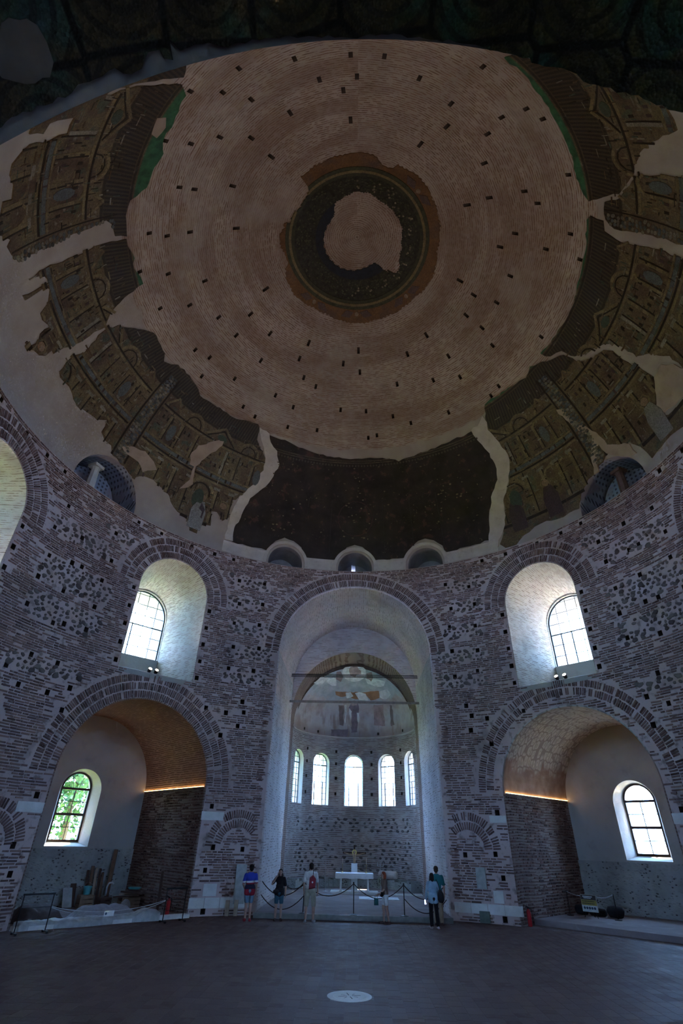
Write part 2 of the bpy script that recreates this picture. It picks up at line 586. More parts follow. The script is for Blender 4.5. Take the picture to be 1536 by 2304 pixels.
# niche end walls: grey plaster slab with a splayed round-headed window, rubble dado below
slab = clean(mesh('end_wall', *(lambda m: (m.v, m.f))(MB().box((0, 17.77, 3.7), (3.25, .53, 3.95))), [PLASTER_W]))
v, f = loft([(17.0, arch(.98, 1.98, 4.02)), (17.8, arch(.70, 2.14, 4.22)), (17.84, arch(.67, 2.18, 4.22)), (18.6, arch(.72, 2.1, 4.22))])
slab = boolean(slab, [('DIFFERENCE', clean(mesh('c', v, f, [PLASTER_W])))])
dado = MB().box((0, 17.2, .83), (3.02, .05, 1.13)); dado = mesh('dado', dado.v, dado.f, [RUBBLE_W])
for ph in BAYS:
    vault_m = M_PAINTV if ph == 45 else (M_VPLAST if ph == 180 else M_VAULT)
    lining('wall_niche', niche_secs(), [M_JAMB, vault_m], NS - .02, ph, 'barrel vaulted brick niche ' + WHERE[ph])
    o = link('wall_end', slab); o.rotation_euler = (0, 0, -ph * D2R)
    tag(o, 'grey plastered end wall of the niche ' + WHERE[ph], 'wall', kind='structure')
    o2 = link('dado', dado, o)
    a = lambda hw, zb, zs: arch(hw, zb, zs, 36)
    s0 = WSECS[0]; s1 = WSECS[1]
    def lin(d): 
        f = (d - s0[0]) / (s1[0] - s0[0]); return [s0[i] + (s1[i] - s0[i]) * f for i in (1, 2, 3)]
    secs = [(lambda t: cyl_front(t) - .004, a(lin(12.0)[0] + .03, lin(12.0)[1] - .03, lin(12.0)[2])), (cyl_front, a(*lin(12.0)))]
    secs += [(d, a(*lin(d))) for d in (12.6, 13.3, 14.0, 14.7, 15.3)] + [(15.32, a(1.34, 9.8, 11.85)), (17.2, a(1.40, 9.75, 11.85))]
    lining('wall_reveal', secs, [M_REVEAL, M_REVEALV], 12.0, ph, 'splayed brick reveal of the upper window ' + WHERE[ph])
    sill = MB()
    sv = [(-1.76, cyl_front(1.76) + .01, 8.28), (1.76, cyl_front(1.76) + .01, 8.28), (0, R + .0, 8.28)]
    sill.add([(-1.74, 11.96, 8.29), (0, 12.075, 8.29), (1.74, 11.96, 8.29), (1.4, 15.28, 9.2), (-1.4, 15.28, 9.2), (-1.74, 11.96, 8.1), (0, 12.075, 8.1), (1.74, 11.96, 8.1)],
             [(0, 1, 2, 3, 4), (0, 5, 6, 1), (1, 6, 7, 2)])
    sill.box((0, 15.36, 9.45), (1.34, .1, .36))
    so = sill.build('trim_sill', PLASTER_W, label='sloping plastered sill under the upper window ' + WHERE[ph], cat='sill', kind='structure')
    so.rotation_euler = (0, 0, -ph * D2R)

M_BEMAV = m_coursed('bema_vault', (.58, .42, .39), (.80, .67, .65), .11, 'v', vaultc=(AS, 3.73), mask=.5)
ab = arch(AW, -.3, AS, 48)
bs = [(lambda t: cyl_front(t) - .004, arch(AW + .05, -.3, AS, 48)), (cyl_front, ab)] + [(lambda t, f=f: cyl_front(t) * (1 - f) + 18.2 * f, ab) for f in (.2, .4, .6, .8)] + [(18.21, ab)]
lining('wall_altar_bay', bs, [PLASTER_B, M_BEMAV], AS - .02, 0, 'plastered side walls and brick vault of the tall altar bay')

# ---------------------------------------------------------------- apse
AY, AR, AZ = 20.5, 3.85, 8.4


def m_conch():
    """faded fresco: pale sky with a roundel, ochre ground, brownish figures"""
    t = NT('conch_fresco')
    X = t.xyz()
    n = t.noise(.7, 6, .62); n2 = t.noise(2.2, 6, .6)
    c = t.ramp(n, [(.3, (.44, .37, .36)), (.5, (.56, .51, .50)), (.7, (.40, .30, .27))])
    zz = t.math('ADD', X[2], t.math('MULTIPLY', t.math('SUBTRACT', n2, .5), 1.2))
    sky = t.ramp(n2, [(.35, (.36, .38, .40)), (.65, (.50, .52, .53))])
    c = t.mix(t.step(zz, 10.5, 10.8), c, sky)
    ochre = t.math('MULTIPLY', t.step(zz, 9.9, 10.05), t.step(zz, 10.6, 10.4))
    ochre = t.math('MULTIPLY', ochre, t.step(t.noise(1.3, 4), .47, .53))
    c = t.mix(t.math('MULTIPLY', ochre, .25), c, (.42, .26, .18))
    c = t.mix(t.math('MULTIPLY', t.step(X[2], 9.2, 8.5), .6), c, (.24, .17, .17))
    fx = t.noise(1.0, 4, .6, vec=t.vec(t.math('MULTIPLY', X[0], 3.2), 0.0, t.math('MULTIPLY', X[2], .5)))
    c = t.mix(t.math('MULTIPLY', t.math('MULTIPLY', t.step(fx, .5, .62), t.step(X[2], 10.0, 9.6)), .6), c, (.30, .19, .15))
    t.bump(t.noise(8, 5), .3, .02)
    return t.done(c, .95)


M_APSE = m_coursed('apse_brick', (.19, .135, .13), (.39, .35, .345), .10, mask=.46)
M_PASS = m_coursed('chancel_brick', (.15, .088, .07), (.25, .18, .155), .09, mask=.40)
M_CONCH = m_conch()
ap = MB().box((0, 19.35, 7.2), (5.2, 1.15, 7.6))
M_TYMP = m_coursed('tympanum_brick', (.60, .43, .40), (.78, .66, .64), .1, mask=.5)
ap = clean(mesh('apse', ap.v, ap.f, [M_TYMP]))
n = 48
oc = [(4.95 * math.sin(k * PI / 24), 4.95 * math.cos(k * PI / 24)) for k in range(-12, 13)]
oc = [(-4.95, -.8)] + oc + [(4.95, -.8)]
outer = MB().add([(x, AY + y, z) for z in (-.4, 13.4) for x, y in oc],
                 [tuple(range(27)), tuple(range(53, 26, -1))] + [(i, (i + 1) % 27, 27 + (i + 1) % 27, 27 + i) for i in range(27)])
ops = [('UNION', clean(mesh('o', outer.v, outer.f, [PLASTER_B])))]
v, f = loft([(17.5, arch(3.70, -1, 8.72)), (20.8, arch(3.70, -1, 8.72))])
ops.append(('DIFFERENCE', clean(mesh('c', v, f, [M_PASS]))))
prof = [(AR, -1), (AR, AZ)]
cy = MB().lathe([(AR, -1), (AR, 3), (AR, AZ), (AR * .6, AZ + .02)], (0, AY, 0), 64)
ops.append(('DIFFERENCE', clean(mesh('c', cy.v, cy.f, [M_APSE]))))
sp = MB().lathe([(AR - .06, AZ - .25), (AR - .06, AZ)] + [((AR - .06) * math.cos(k * PI / 40), AZ + (AR - .06) * math.sin(k * PI / 40)) for k in range(1, 20)], (0, AY, 0), 64)
ops.append(('DIFFERENCE', clean(mesh('c', sp.v, sp.f, [M_CONCH]))))
APSE_W = [-66, -34, 0, 34, 66]
cut = []
for a in APSE_W:
    v, f = loft([(3.3, arch(.66, 4.28, 6.72)), (4.06, arch(.58, 4.36, 6.74)), (5.6, arch(.66, 4.3, 6.74))])
    V = rotz(v, a); V[:, 1] += AY; cut.append((V, f))
ops.append(('DIFFERENCE', joined(cut, PLASTER_W)))
cut = []
for a in (-52, -18, 18, 52):
    for z in (5.0, 5.9, 6.75, 7.5):
        er, et = frame(a); m = MB().box(er * AR + np.array([0, AY, z]), (.07, .3, .09), (et, er, (0, 0, 1))); cut.append((m.v, m.f))
for a in (-60, -40, -8, 26, 58):
    er, et = frame(a); m = MB().box(er * AR + np.array([0, AY, 8.62]), (.07, .5, .08), (et, er, (0, 0, 1))); cut.append((m.v, m.f))
ops.append(('DIFFERENCE', joined(cut, VOID)))
wall_apse = tag(link('wall_apse', boolean(ap, ops)), 'apse wall with frescoed half dome and five tall windows', 'wall', kind='structure')
for p in wall_apse.data.polygons: pass

# ---------------------------------------------------------------- dome
M_DOME = m_coursed('dome_brick', (.28, .18, .14), (.46, .38, .335), .10, 'dome', mask=.47, wobble=.22)
els = list(np.linspace(0, 89.6, 52))
r_, z_ = dome_rz(np.array(els))
prof = [(float(a), float(b)) for a, b in zip(r_, z_)] + [(.02, DH)]
prof += [(.02, 13.4)] + [(float(a) * 1.09, float(b) * 1.09 + .3) for a, b in zip(r_[::-1][1:40:3], z_[::-1][1:40:3])] + [(14.6, 4.0), (14.6, 0)]
dome = lathe_solid(prof, 192, [M_DOME])
LUN = [(-67, 1.72, .02, .0), (67, 1.72, .02, .0)]
M_LUN2 = m_plaster('lunette_plaster', (.20, .20, .24), (.30, .30, .34), (.12, .12, .14), .5, 1.2)
t = NT('lunette_pattern')
X = t.xyz(); ph_ = t.math('ARCTAN2', X[0], X[1])
uv = t.vec(t.math('MULTIPLY', ph_, 60.0), t.math('MULTIPLY', t.math('ADD', X[2], t.math('SQRT', t.math('ADD', t.math('MULTIPLY', X[0], X[0]), t.math('MULTIPLY', X[1], X[1])))), 5.0), 0.0)
e_ = t.vor(1.0, vec=uv, rnd=.0)
lc = t.mix(t.step(e_, .30, .22), t.ramp(t.noise(1.5, 5), [(.3, (.20, .24, .36)), (.7, (.32, .37, .50))]), (.07, .08, .12))
lc = t.mix(t.step(t.noise(.9, 5), .5, .6), lc, (.26, .25, .32)); t.bump(t.noise(9, 4), .3, .02)
M_LUN = t.done(lc, .9)
cut = []
for c in (-67, 67):
    v, f = loft([(10.0, arch(1.72, -.4, .05)), (13.6, arch(1.72, -.4, .05))]); cut.append((rotz(v, c), f))
    v, f = loft([(13.0, arch(1.25, .1, .3)), (15.5, arch(1.25, .1, .3))]); cut.append((rotz(v, c), f))
ops = [('DIFFERENCE', joined(cut, M_LUN))]
cut = []
for c in (-18.6, 0, 18.6):
    v, f = loft([(10.0, arch(1.09, -.4, .16)), (13.4, arch(.85, -.4, .16))]); cut.append((rotz(v, c), f))
v, f = loft([(13.5, [(-.22, .56), (-.22, .98), (.02, .98), (.02, .56)]), (15.5, [(-.22, .56), (-.22, 1.3), (.02, 1.3), (.02, .56)])]); hole = (v, f)
ops.append(('DIFFERENCE', joined(cut, M_LUN2)))
ops.append(('DIFFERENCE', joined([(np.array(v) - np.array([0, .3, 0]), f)], M_LUN2)))
cut = []
rr = random.Random(8)
DPUT = []
for el, cnt, off in ((40, 30, 0), (45.5, 26, 5), (51, 24, 0), (57, 20, 6), (63, 10, 3)):
    for k in range(cnt):
        if rr.random() < .12: continue
        DPUT.append((360 * k / cnt + off + rr.uniform(-5, 5), el + rr.uniform(-2.3, 2.3)))
for a, el in DPUT:
    P = domep(a, el) - np.array([0, 0, ZC]); er, et = frame(a)
    m = MB().box(P + er * .05, (.07, .3, .09), (et, er, (0, 0, 1))); cut.append((m.v, m.f))
ops.append(('DIFFERENCE', joined(cut, VOID)))
ceiling = link('ceiling_dome', boolean(dome, ops), loc=(0, 0, ZC))
tag(ceiling, 'great brick dome with ring courses and patches of old mosaic', 'dome', kind='structure')

# ---------------------------------------------------------------- floor and outside ground
TILE = None
m = MB().lathe([(18.6, -.3), (18.6, -.004)], n=96)
JOINT = m_plaster('floor_joint', (.12, .09, .085), (.18, .145, .14), (.42, .42, .44), .6, 3.0)
floor = tag(m.build('floor', JOINT), 'terracotta tiled floor of the rotunda', 'floor', kind='structure')
GROUND = NT('outside_ground')
gx = GROUND.xyz()
gcol = GROUND.mix(GROUND.step(GROUND.math('ADD', gx[0], GROUND.math('MULTIPLY', GROUND.noise(.12, 4), 8.0)), 2.0, 6.0), (.16, .22, .05), (.42, .36, .27))
GROUND = GROUND.done(gcol, .95)
m = MB().lathe([(95, -.6), (95, -.32)], n=64)
tag(m.build('ground_outside', GROUND), 'grass and pale paving outside the building', 'ground', kind='structure')
PLATF = m_plaster('platform_tile', (.21, .175, .18), (.29, .245, .245), (.42, .40, .40), .4, 1.0)
plat = MB().box((0, 17.5, .08), (3.69, 7.0, .08)); 
platform = tag(plat.build('floor_altar_platform', PLATF), 'low tiled platform of the altar bay', 'floor', kind='structure')
nose = MB().box((0, 10.49, .1), (3.69, .05, .075)).build('step_edge', plain('step_stone', (.20, .20, .18), .6), platform)
er, et = frame(45)
rp = MB().box(er * 14.9 + np.array([0, 0, .08]), (2.97, 2.35, .09), (et, er, (0, 0, 1)))
rp.build('floor_niche_platform', PLATF, label='low tiled platform filling the niche right of the altar bay', cat='floor', kind='structure')
# ================================================================ brickwork
def boxes(C, U, V, W, hu, hv, hw, cols):
    """N boxes (back face left open: it sits in the wall). C centres, U/V/W unit axes, half sizes"""
    n = len(C)
    k = np.array([(-1, -1, -1), (1, -1, -1), (1, 1, -1), (-1, 1, -1), (-1, -1, 1), (1, -1, 1), (1, 1, 1), (-1, 1, 1)], float)
    P = C[:, None] + U[:, None] * (k[:, 0] * hu[:, None])[..., None] + V[:, None] * (k[:, 1] * hv[:, None])[..., None] + W[:, None] * (k[:, 2] * hw[:, None])[..., None]
    f = np.array([(0, 1, 2, 3), (0, 4, 5, 1), (1, 5, 6, 2), (2, 6, 7, 3), (3, 7, 4, 0)])
    F = (np.arange(n) * 8)[:, None, None] + f[None]
    return P.reshape(-1, 3), F.reshape(-1, 4), np.repeat(cols, 8, 0)


def seg_noise(x, y, s=0):
    """cheap smooth 2-D noise, about -1..1"""
    return (np.sin(x * 1.3 + 2.1 * np.sin(y * .7 + s)) + np.sin(y * 1.7 + 1.9 * np.sin(x * .9 + 2 * s)) + np.sin((x + y) * 2.3 + s * 3)) / 3


BR = dict(C=[], U=[], V=[], hu=[], hv=[], col=[])


def add_bricks(C, U, V, hu, hv, col):
    BR['C'].append(C); BR['U'].append(U); BR['V'].append(V); BR['hu'].append(hu); BR['hv'].append(hv); BR['col'].append(col)


def brick_cols(n, lo=(.13, .08, .075), hi=(.32, .205, .175)):
    t = rng.random(n)[:, None] ** 1.4
    c = np.array(lo) * (1 - t) + np.array(hi) * t
    dark = rng.random(n) < .14
    c[dark] *= .55
    return c


BLIND = [(-23.0, .62, 0, 2.18), (22.5, .62, 0, 2.28), (-67.2, .62, 0, 2.15), (67.2, .62, 0, 2.15)]
ARCHES = []   # phi, z centre, inner radius, rings, ring depth
for b in (-90, -45, 45, 90):
    ARCHES.append((b, NS, 3.03 if b != 45 else 3.42, 3 if b != 45 else 2, .30))
    ARCHES.append((b, WS, 1.73, 3, .32))
ARCHES.append((0, AS, 3.82, 2, .36))
for c, hw, zb, zs in BLIND: ARCHES.append((c, zs, hw + .03, 2, .31))


def in_voussoir(phi, z):
    r = np.zeros(np.shape(phi), bool)
    for c, zc, ri, k, d in ARCHES:
        t = (phi - c) * D2R * R
        h = np.hypot(t, z - zc)
        r |= (h > ri - .02) & (h < ri + k * (d + .03) + .03) & (z > zc - .05)
    return r


# rubble panels: phi0, phi1, z0, z1
RUB = []
for s in (-1, 1):
    RUB += [(s * 27.5, 5.0, 13.35, 13.95), (s * 28, 4.2, 12.15, 12.85), (s * 25, 5.8, 10.85, 11.65), (s * 25, 5.4, 9.7, 10.4), (s * 24.5, 5.7, 8.55, 9.2),
            (s * 67, 8.2, 10.35, 11.45), (s * 67, 8.0, 9.0, 9.95), (s * 68, 7.0, 12.3, 13.15), (s * 60.5, 3.4, 13.35, 14.0), (s * 67.5, 7.6, 7.2, 7.7)]


def in_rubble(phi, z):
    r = np.zeros(np.shape(phi), bool)
    for c, h, a, b in RUB:
        r |= (np.abs(phi - c + .6 * np.sin(z * 5)) < h) & (z > a + .1 * np.sin(phi * .9)) & (z < b + .1 * np.sin(phi * 1.3))
    return r


BLOCKS = [(-30.6, -26.2, 3.06, 3.36), (27.2, 30.4, 3.2, 3.45), (-30.6, -19.4, .23, .55), (19.0, 31.0, .27, .58), (-64.0, -59.5, 3.05, 3.35), (59.5, 62.8, 3.15, 3.45),
          (-28.3, -25.8, .6, .98), (26.3, 28.1, .62, 1.0)]


def in_blocks(phi, z):
    r = np.zeros(np.shape(phi), bool)
    for a, b, c, d in BLOCKS: r |= (phi > a - .15) & (phi < b + .15) & (z > c - .03) & (z < d + .03)
    for a, zz in PUT: r |= (np.abs(phi - a) * D2R * R < .17) & (np.abs(z - zz) < .12)
    return r


rows = []
z = .06
while z < ZC - .04:
    h = .088 + .006 * math.sin(z * 3)
    x = -112.0 + rng.random() * 2
    while x < 112:
        L = float(rng.choice([.16, .22, .28, .32, .36])) * (.9 + .2 * rng.random())
        rows.append((x + L / 2 / R / D2R, z + rng.normal() * .004, L, h))
        x += (L + .022 + .03 * rng.random()) / R / D2R
    z += h
A = np.array(rows)
ph, zz, L = A[:, 0], A[:, 1], A[:, 2]
hd = L / 2 / R / D2R
keep = np.ones(len(A), bool)
for q in (-1, -.5, 0, .5, 1):
    keep &= ~in_open(ph + q * hd, zz, .03) & ~in_voussoir(ph + q * hd, zz) & ~in_blocks(ph + q * hd, zz)
keep &= ~in_rubble(ph, zz)
pat = seg_noise(ph * .35, zz * 1.1, 1.0)
keep &= rng.random(len(A)) > np.where(pat > .45, .26, .06)
keep &= ~((np.abs(ph) < 22.5) & (zz < 7.2) & (np.abs(ph) < 19.2 + .4 * np.sin(zz * 2)))
ph, zz, L = ph[keep], zz[keep], L[keep]
er = np.stack([np.sin(ph * D2R), np.cos(ph * D2R), 0 * ph], -1); et = np.stack([np.cos(ph * D2R), -np.sin(ph * D2R), 0 * ph], -1)
tilt = rng.normal(size=len(ph)) * .012
up = np.tile([0, 0, 1.0], (len(ph), 1))
U = et * np.cos(tilt)[:, None] + up * np.sin(tilt)[:, None]; Vv = np.cross(-er, U)
add_bricks(cylp(ph, zz, R - .004), U, Vv, L / 2, .022 + .007 * rng.random(len(ph)), brick_cols(len(ph)))

# arch rings of radially set bricks
for c, zc, ri, k, d in ARCHES:
    for i in range(k):
        r0 = ri + i * (d + .03); rm = r0 + d / 2
        n = int(PI * rm / .088)
        th = (np.arange(n) + .5) / n * PI + rng.normal(size=n) * .002
        if abs(c) == 90: th = th if c < 0 else th
        ll = d * (.82 + .18 * rng.random(n))
        phi = c + rm * np.cos(th) / R / D2R; zq = zc + rm * np.sin(th)
        kp = (rng.random(n) > .08) & (np.abs(phi) < 113) & (zq < ZC - .05) & ~in_open(phi, zq, -.02) & ~in_blocks(phi, zq)
        if c == 0: kp &= zq > 9.2
        if ri < 1: kp &= np.abs(phi) > 19.9 if abs(c) < 30 else np.abs(phi) < 70.5
        # a smaller arch gives way to the larger ring it runs into
        for c2, zc2, ri2, k2, d2 in ARCHES:
            if (c2, zc2) != (c, zc) and ri2 > ri:
                hh = np.hypot((phi - c2) * D2R * R, zq - zc2); kp &= ~((hh > ri2 - .05) & (hh < ri2 + k2 * (d2 + .03) + .1) & (zq > zc2))
        phi, zq, th, ll = phi[kp], zq[kp], th[kp], ll[kp]
        er = np.stack([np.sin(phi * D2R), np.cos(phi * D2R), 0 * phi], -1); et = np.stack([np.cos(phi * D2R), -np.sin(phi * D2R), 0 * phi], -1)
        up = np.tile([0, 0, 1.0], (len(phi), 1))
        U = et * np.cos(th)[:, None] + up * np.sin(th)[:, None]
        add_bricks(cylp(phi, zq, R - .004), U, np.cross(-er, U), ll / 2, .026 + .005 * rng.random(len(phi)), brick_cols(len(phi), (.11, .066, .062), (.25, .155, .135)))
# brick edges of the altar bay corners
for s in (-1, 1):
    zq = np.arange(.5, 9.2, .1); n = len(zq); phi = s * (19.6 + .35 * rng.random(n))
    er = np.stack([np.sin(phi * D2R), np.cos(phi * D2R), 0 * phi], -1); et = np.stack([np.cos(phi * D2R), -np.sin(phi * D2R), 0 * phi], -1)
    kp = (rng.random(n) > .3) & ~in_blocks(phi, zq)
    add_bricks(cylp(phi, zq, R - .004)[kp], et[kp], np.tile([0, 0, 1.0], (n, 1))[kp], (.1 + .08 * rng.random(n))[kp], (.024 + .005 * rng.random(n))[kp], brick_cols(kp.sum()))

# niche jambs beside the altar bay (flat walls)
for b, s in ((-45, 1), (45, -1), (-45, -1), (45, 1)):
    er_, et_ = frame(b); rows = []
    z = .1
    while z < NS - .12:
        x = 11.75 + rng.random() * .2
        while x < ND - .35:
            Lb = float(rng.choice([.24, .32, .38])); rows.append((x + Lb / 2, z, Lb)); x += Lb + .03 + .03 * rng.random()
        z += .1
    A = np.array(rows); d, zz, L = A.T
    pat = seg_noise(d * 1.6, zz * 1.4, 4.0 + b)
    kp = rng.random(len(d)) > np.where(pat > .1, .6, .12)
    d, zz, L = d[kp], zz[kp], L[kp]; n = len(d)
    Cc = er_ * d[:, None] + et_ * (s * (NW - .003)) + np.stack([0 * zz, 0 * zz, zz], -1)
    U = np.tile(er_, (n, 1)); up = np.tile([0, 0, 1.0], (n, 1))
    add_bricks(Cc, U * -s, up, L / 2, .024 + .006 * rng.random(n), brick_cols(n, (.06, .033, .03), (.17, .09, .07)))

B = {k: np.concatenate(v) for k, v in BR.items()}
nB = len(B['C'])
Wn = np.cross(B['U'], B['V'])          # points into the wall or out of it
inward = -np.stack([B['C'][:, 0], B['C'][:, 1], 0 * B['C'][:, 0]], -1)
flip = (Wn * inward).sum(1) < 0
B['V'][flip] *= -1; Wn[flip] *= -1
B['col'] = np.clip(B['col'], 0, 1)


def visible_rank(C, area, top):
    """indices of the pieces that show largest in the photograph"""
    u, v, d = px(C)
    ok = (u > 4) & (u < 1532) & (v > 4) & (v < 2300)
    s = np.where(ok, area / d ** 2, -1)
    return np.argsort(-s)[:top]


def bricks_out(B, Wn, hw, name, parent, mat_all, mat_one, top=300):
    size = B['hu'] * B['hv'] * np.abs((Wn * (B['C'] - CAM)).sum(1)) / np.linalg.norm(B['C'] - CAM, axis=1)
    pick = visible_rank(B['C'], size, top)
    msk = np.ones(len(B['C']), bool); msk[pick] = False
    P, Fq, cc = boxes(B['C'][msk], B['U'][msk], B['V'][msk], Wn[msk], B['hu'][msk], B['hv'][msk], np.full(msk.sum(), hw), B['col'][msk])
    # draw the front faces on the +W side
    Fq = Fq.reshape(-1, 5, 4)
    Fq[:, 0] = Fq[:, 1, 0][:, None] + np.array([4, 5, 6, 7])
    o = link(name + '_courses', mesh(name + '_courses', P, Fq.reshape(-1, 4), [mat_all], cols=cc), parent)
    o['kind'] = 'stuff'
    one = MB().box((0, 0, 0), (1, 1, 1)); me = mesh(name, one.v, one.f, [mat_one])
    for i in pick:
        q = link(name, me, parent)
        q.matrix_world = Matrix([[B['U'][i][r] * B['hu'][i], B['V'][i][r] * B['hv'][i], Wn[i][r] * hw, B['C'][i][r]] for r in range(3)] + [[0, 0, 0, 1]])
        q.color = (*B['col'][i], 1)
    return o


bricks_out(B, Wn, .016, 'brick', wall_drum, BRICK, BRICK1)

# ---------------------------------------------------------------- rubble stones
def stone_mesh(n, seed):
    r = np.random.default_rng(seed); V = []; Fs = []
    k = 8
    ang = (np.arange(k) + .5 * r.random(k)) / k * 2 * PI
    rad = .68 + .5 * r.random(k)
    for zz, sc in ((-.6, 1.0), (.55, .9), (1.0, .55)):
        V += [(rad[i] * sc * math.cos(a), rad[i] * sc * math.sin(a), zz) for i, a in enumerate(ang)]
    for j in range(2): Fs += [(j * k + i, j * k + (i + 1) % k, (j + 1) * k + (i + 1) % k, (j + 1) * k + i) for i in range(k)]
    Fs.append(tuple(2 * k + i for i in range(k)))
    return np.array(V), Fs


PROTO = [stone_mesh(9, s) for s in range(6)]
stones = []
for c, h, a, b in RUB:
    z = a + .1
    while z < b:
        x = c - h + rng.random()
        while x < c + h:
            wv = .06 + .115 * rng.random() ** 1.5
            if not in_open(x, z, .12) and not in_voussoir(np.array(x), np.array(z)) and not in_blocks(np.array(x), np.array(z)) and rng.random() > .08 and in_rubble(np.array(x), np.array(z)):
                stones.append((x, z + rng.normal() * .035, wv, max(.045, min(.10, wv * .5)) + .025 * rng.random(), rng.normal() * .3))
            x += (2 * wv + .03 + .05 * rng.random()) / R / D2R
        z += .15
stones = np.array(stones)


def stone_frames(ph, z, w, h, tl, rad=R, cy=0.0):
    er = np.array([math.sin(ph * D2R), math.cos(ph * D2R), 0]); et = np.array([math.cos(ph * D2R), -math.sin(ph * D2R), 0]); up = np.array([0, 0, 1.0])
    U = et * math.cos(tl) + up * math.sin(tl); Vv = np.cross(-er, U)
    return er * rad + np.array([0, cy, z]), U * w, Vv * h, -er * .03


def put_stones(S, rad, cy, parent, top, dark=(.07, .06, .058), lite=(.22, .195, .185)):
    fr = [stone_frames(*s, rad=rad, cy=cy) for s in S]
    Cn = np.array([f[0] for f in fr])
    pick = set(visible_rank(Cn, S[:, 2] * S[:, 3], top).tolist()) if top else set()
    meshes = [mesh('stone', v, f, [STONE1]) for v, f in PROTO]
    V = []; Fs = []; cc = []
    for i, (c, u, v, w) in enumerate(fr):
        t = rng.random(); col = np.array(dark) * (1 - t) + np.array(lite) * t
        if i in pick:
            q = link('stone', meshes[i % 6], parent)
            q.matrix_world = Matrix([[u[r], v[r], w[r], c[r]] for r in range(3)] + [[0, 0, 0, 1]]); q.color = (*col, 1)
        else:
            pv, pf = PROTO[i % 6]; n = len(V)
            V += list(c + pv[:, :1] * u + pv[:, 1:2] * v + pv[:, 2:3] * w); Fs += [tuple(k + n for k in f) for f in pf]; cc += [col] * len(pv)
    if V:
        o = link('rubble', mesh('rubble', V, Fs, [STONE], cols=np.array(cc)), parent); o['kind'] = 'stuff'


put_stones(stones, R, 0, wall_drum, 300)
S2 = []
for z0, z1 in ((3.0, 3.7), (1.0, 2.5)):
    z = z0
    while z < z1:
        x = -62 + rng.random() * 4
        while x < 62:
            wv = .08 + .1 * rng.random()
            if rng.random() > .3: S2.append((x, z, wv, .05 + .035 * rng.random(), rng.normal() * .2))
            x += (2 * wv + .1 + .15 * rng.random()) / AR / D2R
        z += .2
put_stones(np.array(S2), AR, AY, wall_apse, 260, (.05, .045, .05), (.17, .155, .155))

# marble blocks built into the piers
for a, b, c, d in BLOCKS:
    big_ = (b - a) > 8
    n = 4 if big_ else 1
    for k in range(n):
        p0 = a + (b - a) * k / n + (.04 if k else 0); p1 = a + (b - a) * (k + 1) / n - .04
        V = []; Fs = []
        ps = np.linspace(p0, p1, 5)
        for rad in (R - .035, R + .15):
            for zq in (c, d): V += list(cylp(ps, zq, rad))
        for i in range(4): Fs += [(i, i + 1, 5 + i + 1, 5 + i), (5 + i, 5 + i + 1, 15 + i + 1, 15 + i), (i, 10 + i, 10 + i + 1, i + 1)]
        Fs += [(0, 5, 15, 10), (4, 14, 19, 9)]
        link('marble_block', mesh('marble_block', V, Fs, [MARBLE]), wall_drum)

# ---------------------------------------------------------------- floor tiles
TILE = NT('terracotta_tile')
tc = TILE.n('ShaderNodeAttribute', 'Color', attribute_name='Col'); tn = TILE.noise(5, 5)
tcol = TILE.mix(TILE.step(tn, .5, .75), tc, (.16, .115, .105)); TILE.bump(TILE.noise(22, 4), .15, .006)
TILE = TILE.done(tcol, TILE.ramp(TILE.noise(2, 4), [(.3, .6), (.7, .8)]), spec=.15)
TILE1 = NT('terracotta_tile_loose')
tc = TILE1.n('ShaderNodeObjectInfo', 'Color'); tn = TILE1.noise(5, 5)
tcol = TILE1.mix(TILE1.step(tn, .5, .75), tc, (.16, .115, .105)); TILE1.bump(TILE1.noise(22, 4), .25, .01)
TILE1 = TILE1.done(tcol, .62, spec=.15)
rows = []
tw, tl = .272, .40
y0 = -11.6
for i in range(-45, 46):
    y = y0 + rng.random() * tl
    while y < 11.8:
        l = tl * (.8 + .4 * rng.random()) if rng.random() > .2 else tl * .5
        rows.append((i * tw, y + l / 2, l)); y += l + .007
A = np.array(rows); x, y, l = A.T
kp = (np.hypot(x, y) < R - .12) & ~((np.abs(x) < 3.85) & (y > 10.25)) & (np.hypot(x + .05, y + .1) > .38)
x, y, l = x[kp], y[kp], l[kp]; n = len(x)
t = rng.random(n)[:, None]; tcol = np.array([.105, .064, .056]) * (1 - t) + np.array([.135, .086, .075]) * t
Tt = dict(C=np.stack([x, y, -.0035 + rng.normal(size=n) * .0003], -1), U=np.tile([1., 0, 0], (n, 1)), V=np.tile([0, 1., 0], (n, 1)), hu=np.full(n, tw / 2 - .004), hv=l / 2, col=tcol)
bricks_out(Tt, np.tile([0, 0, 1.], (n, 1)), .0025, 'floor_tile', floor, TILE, TILE1)
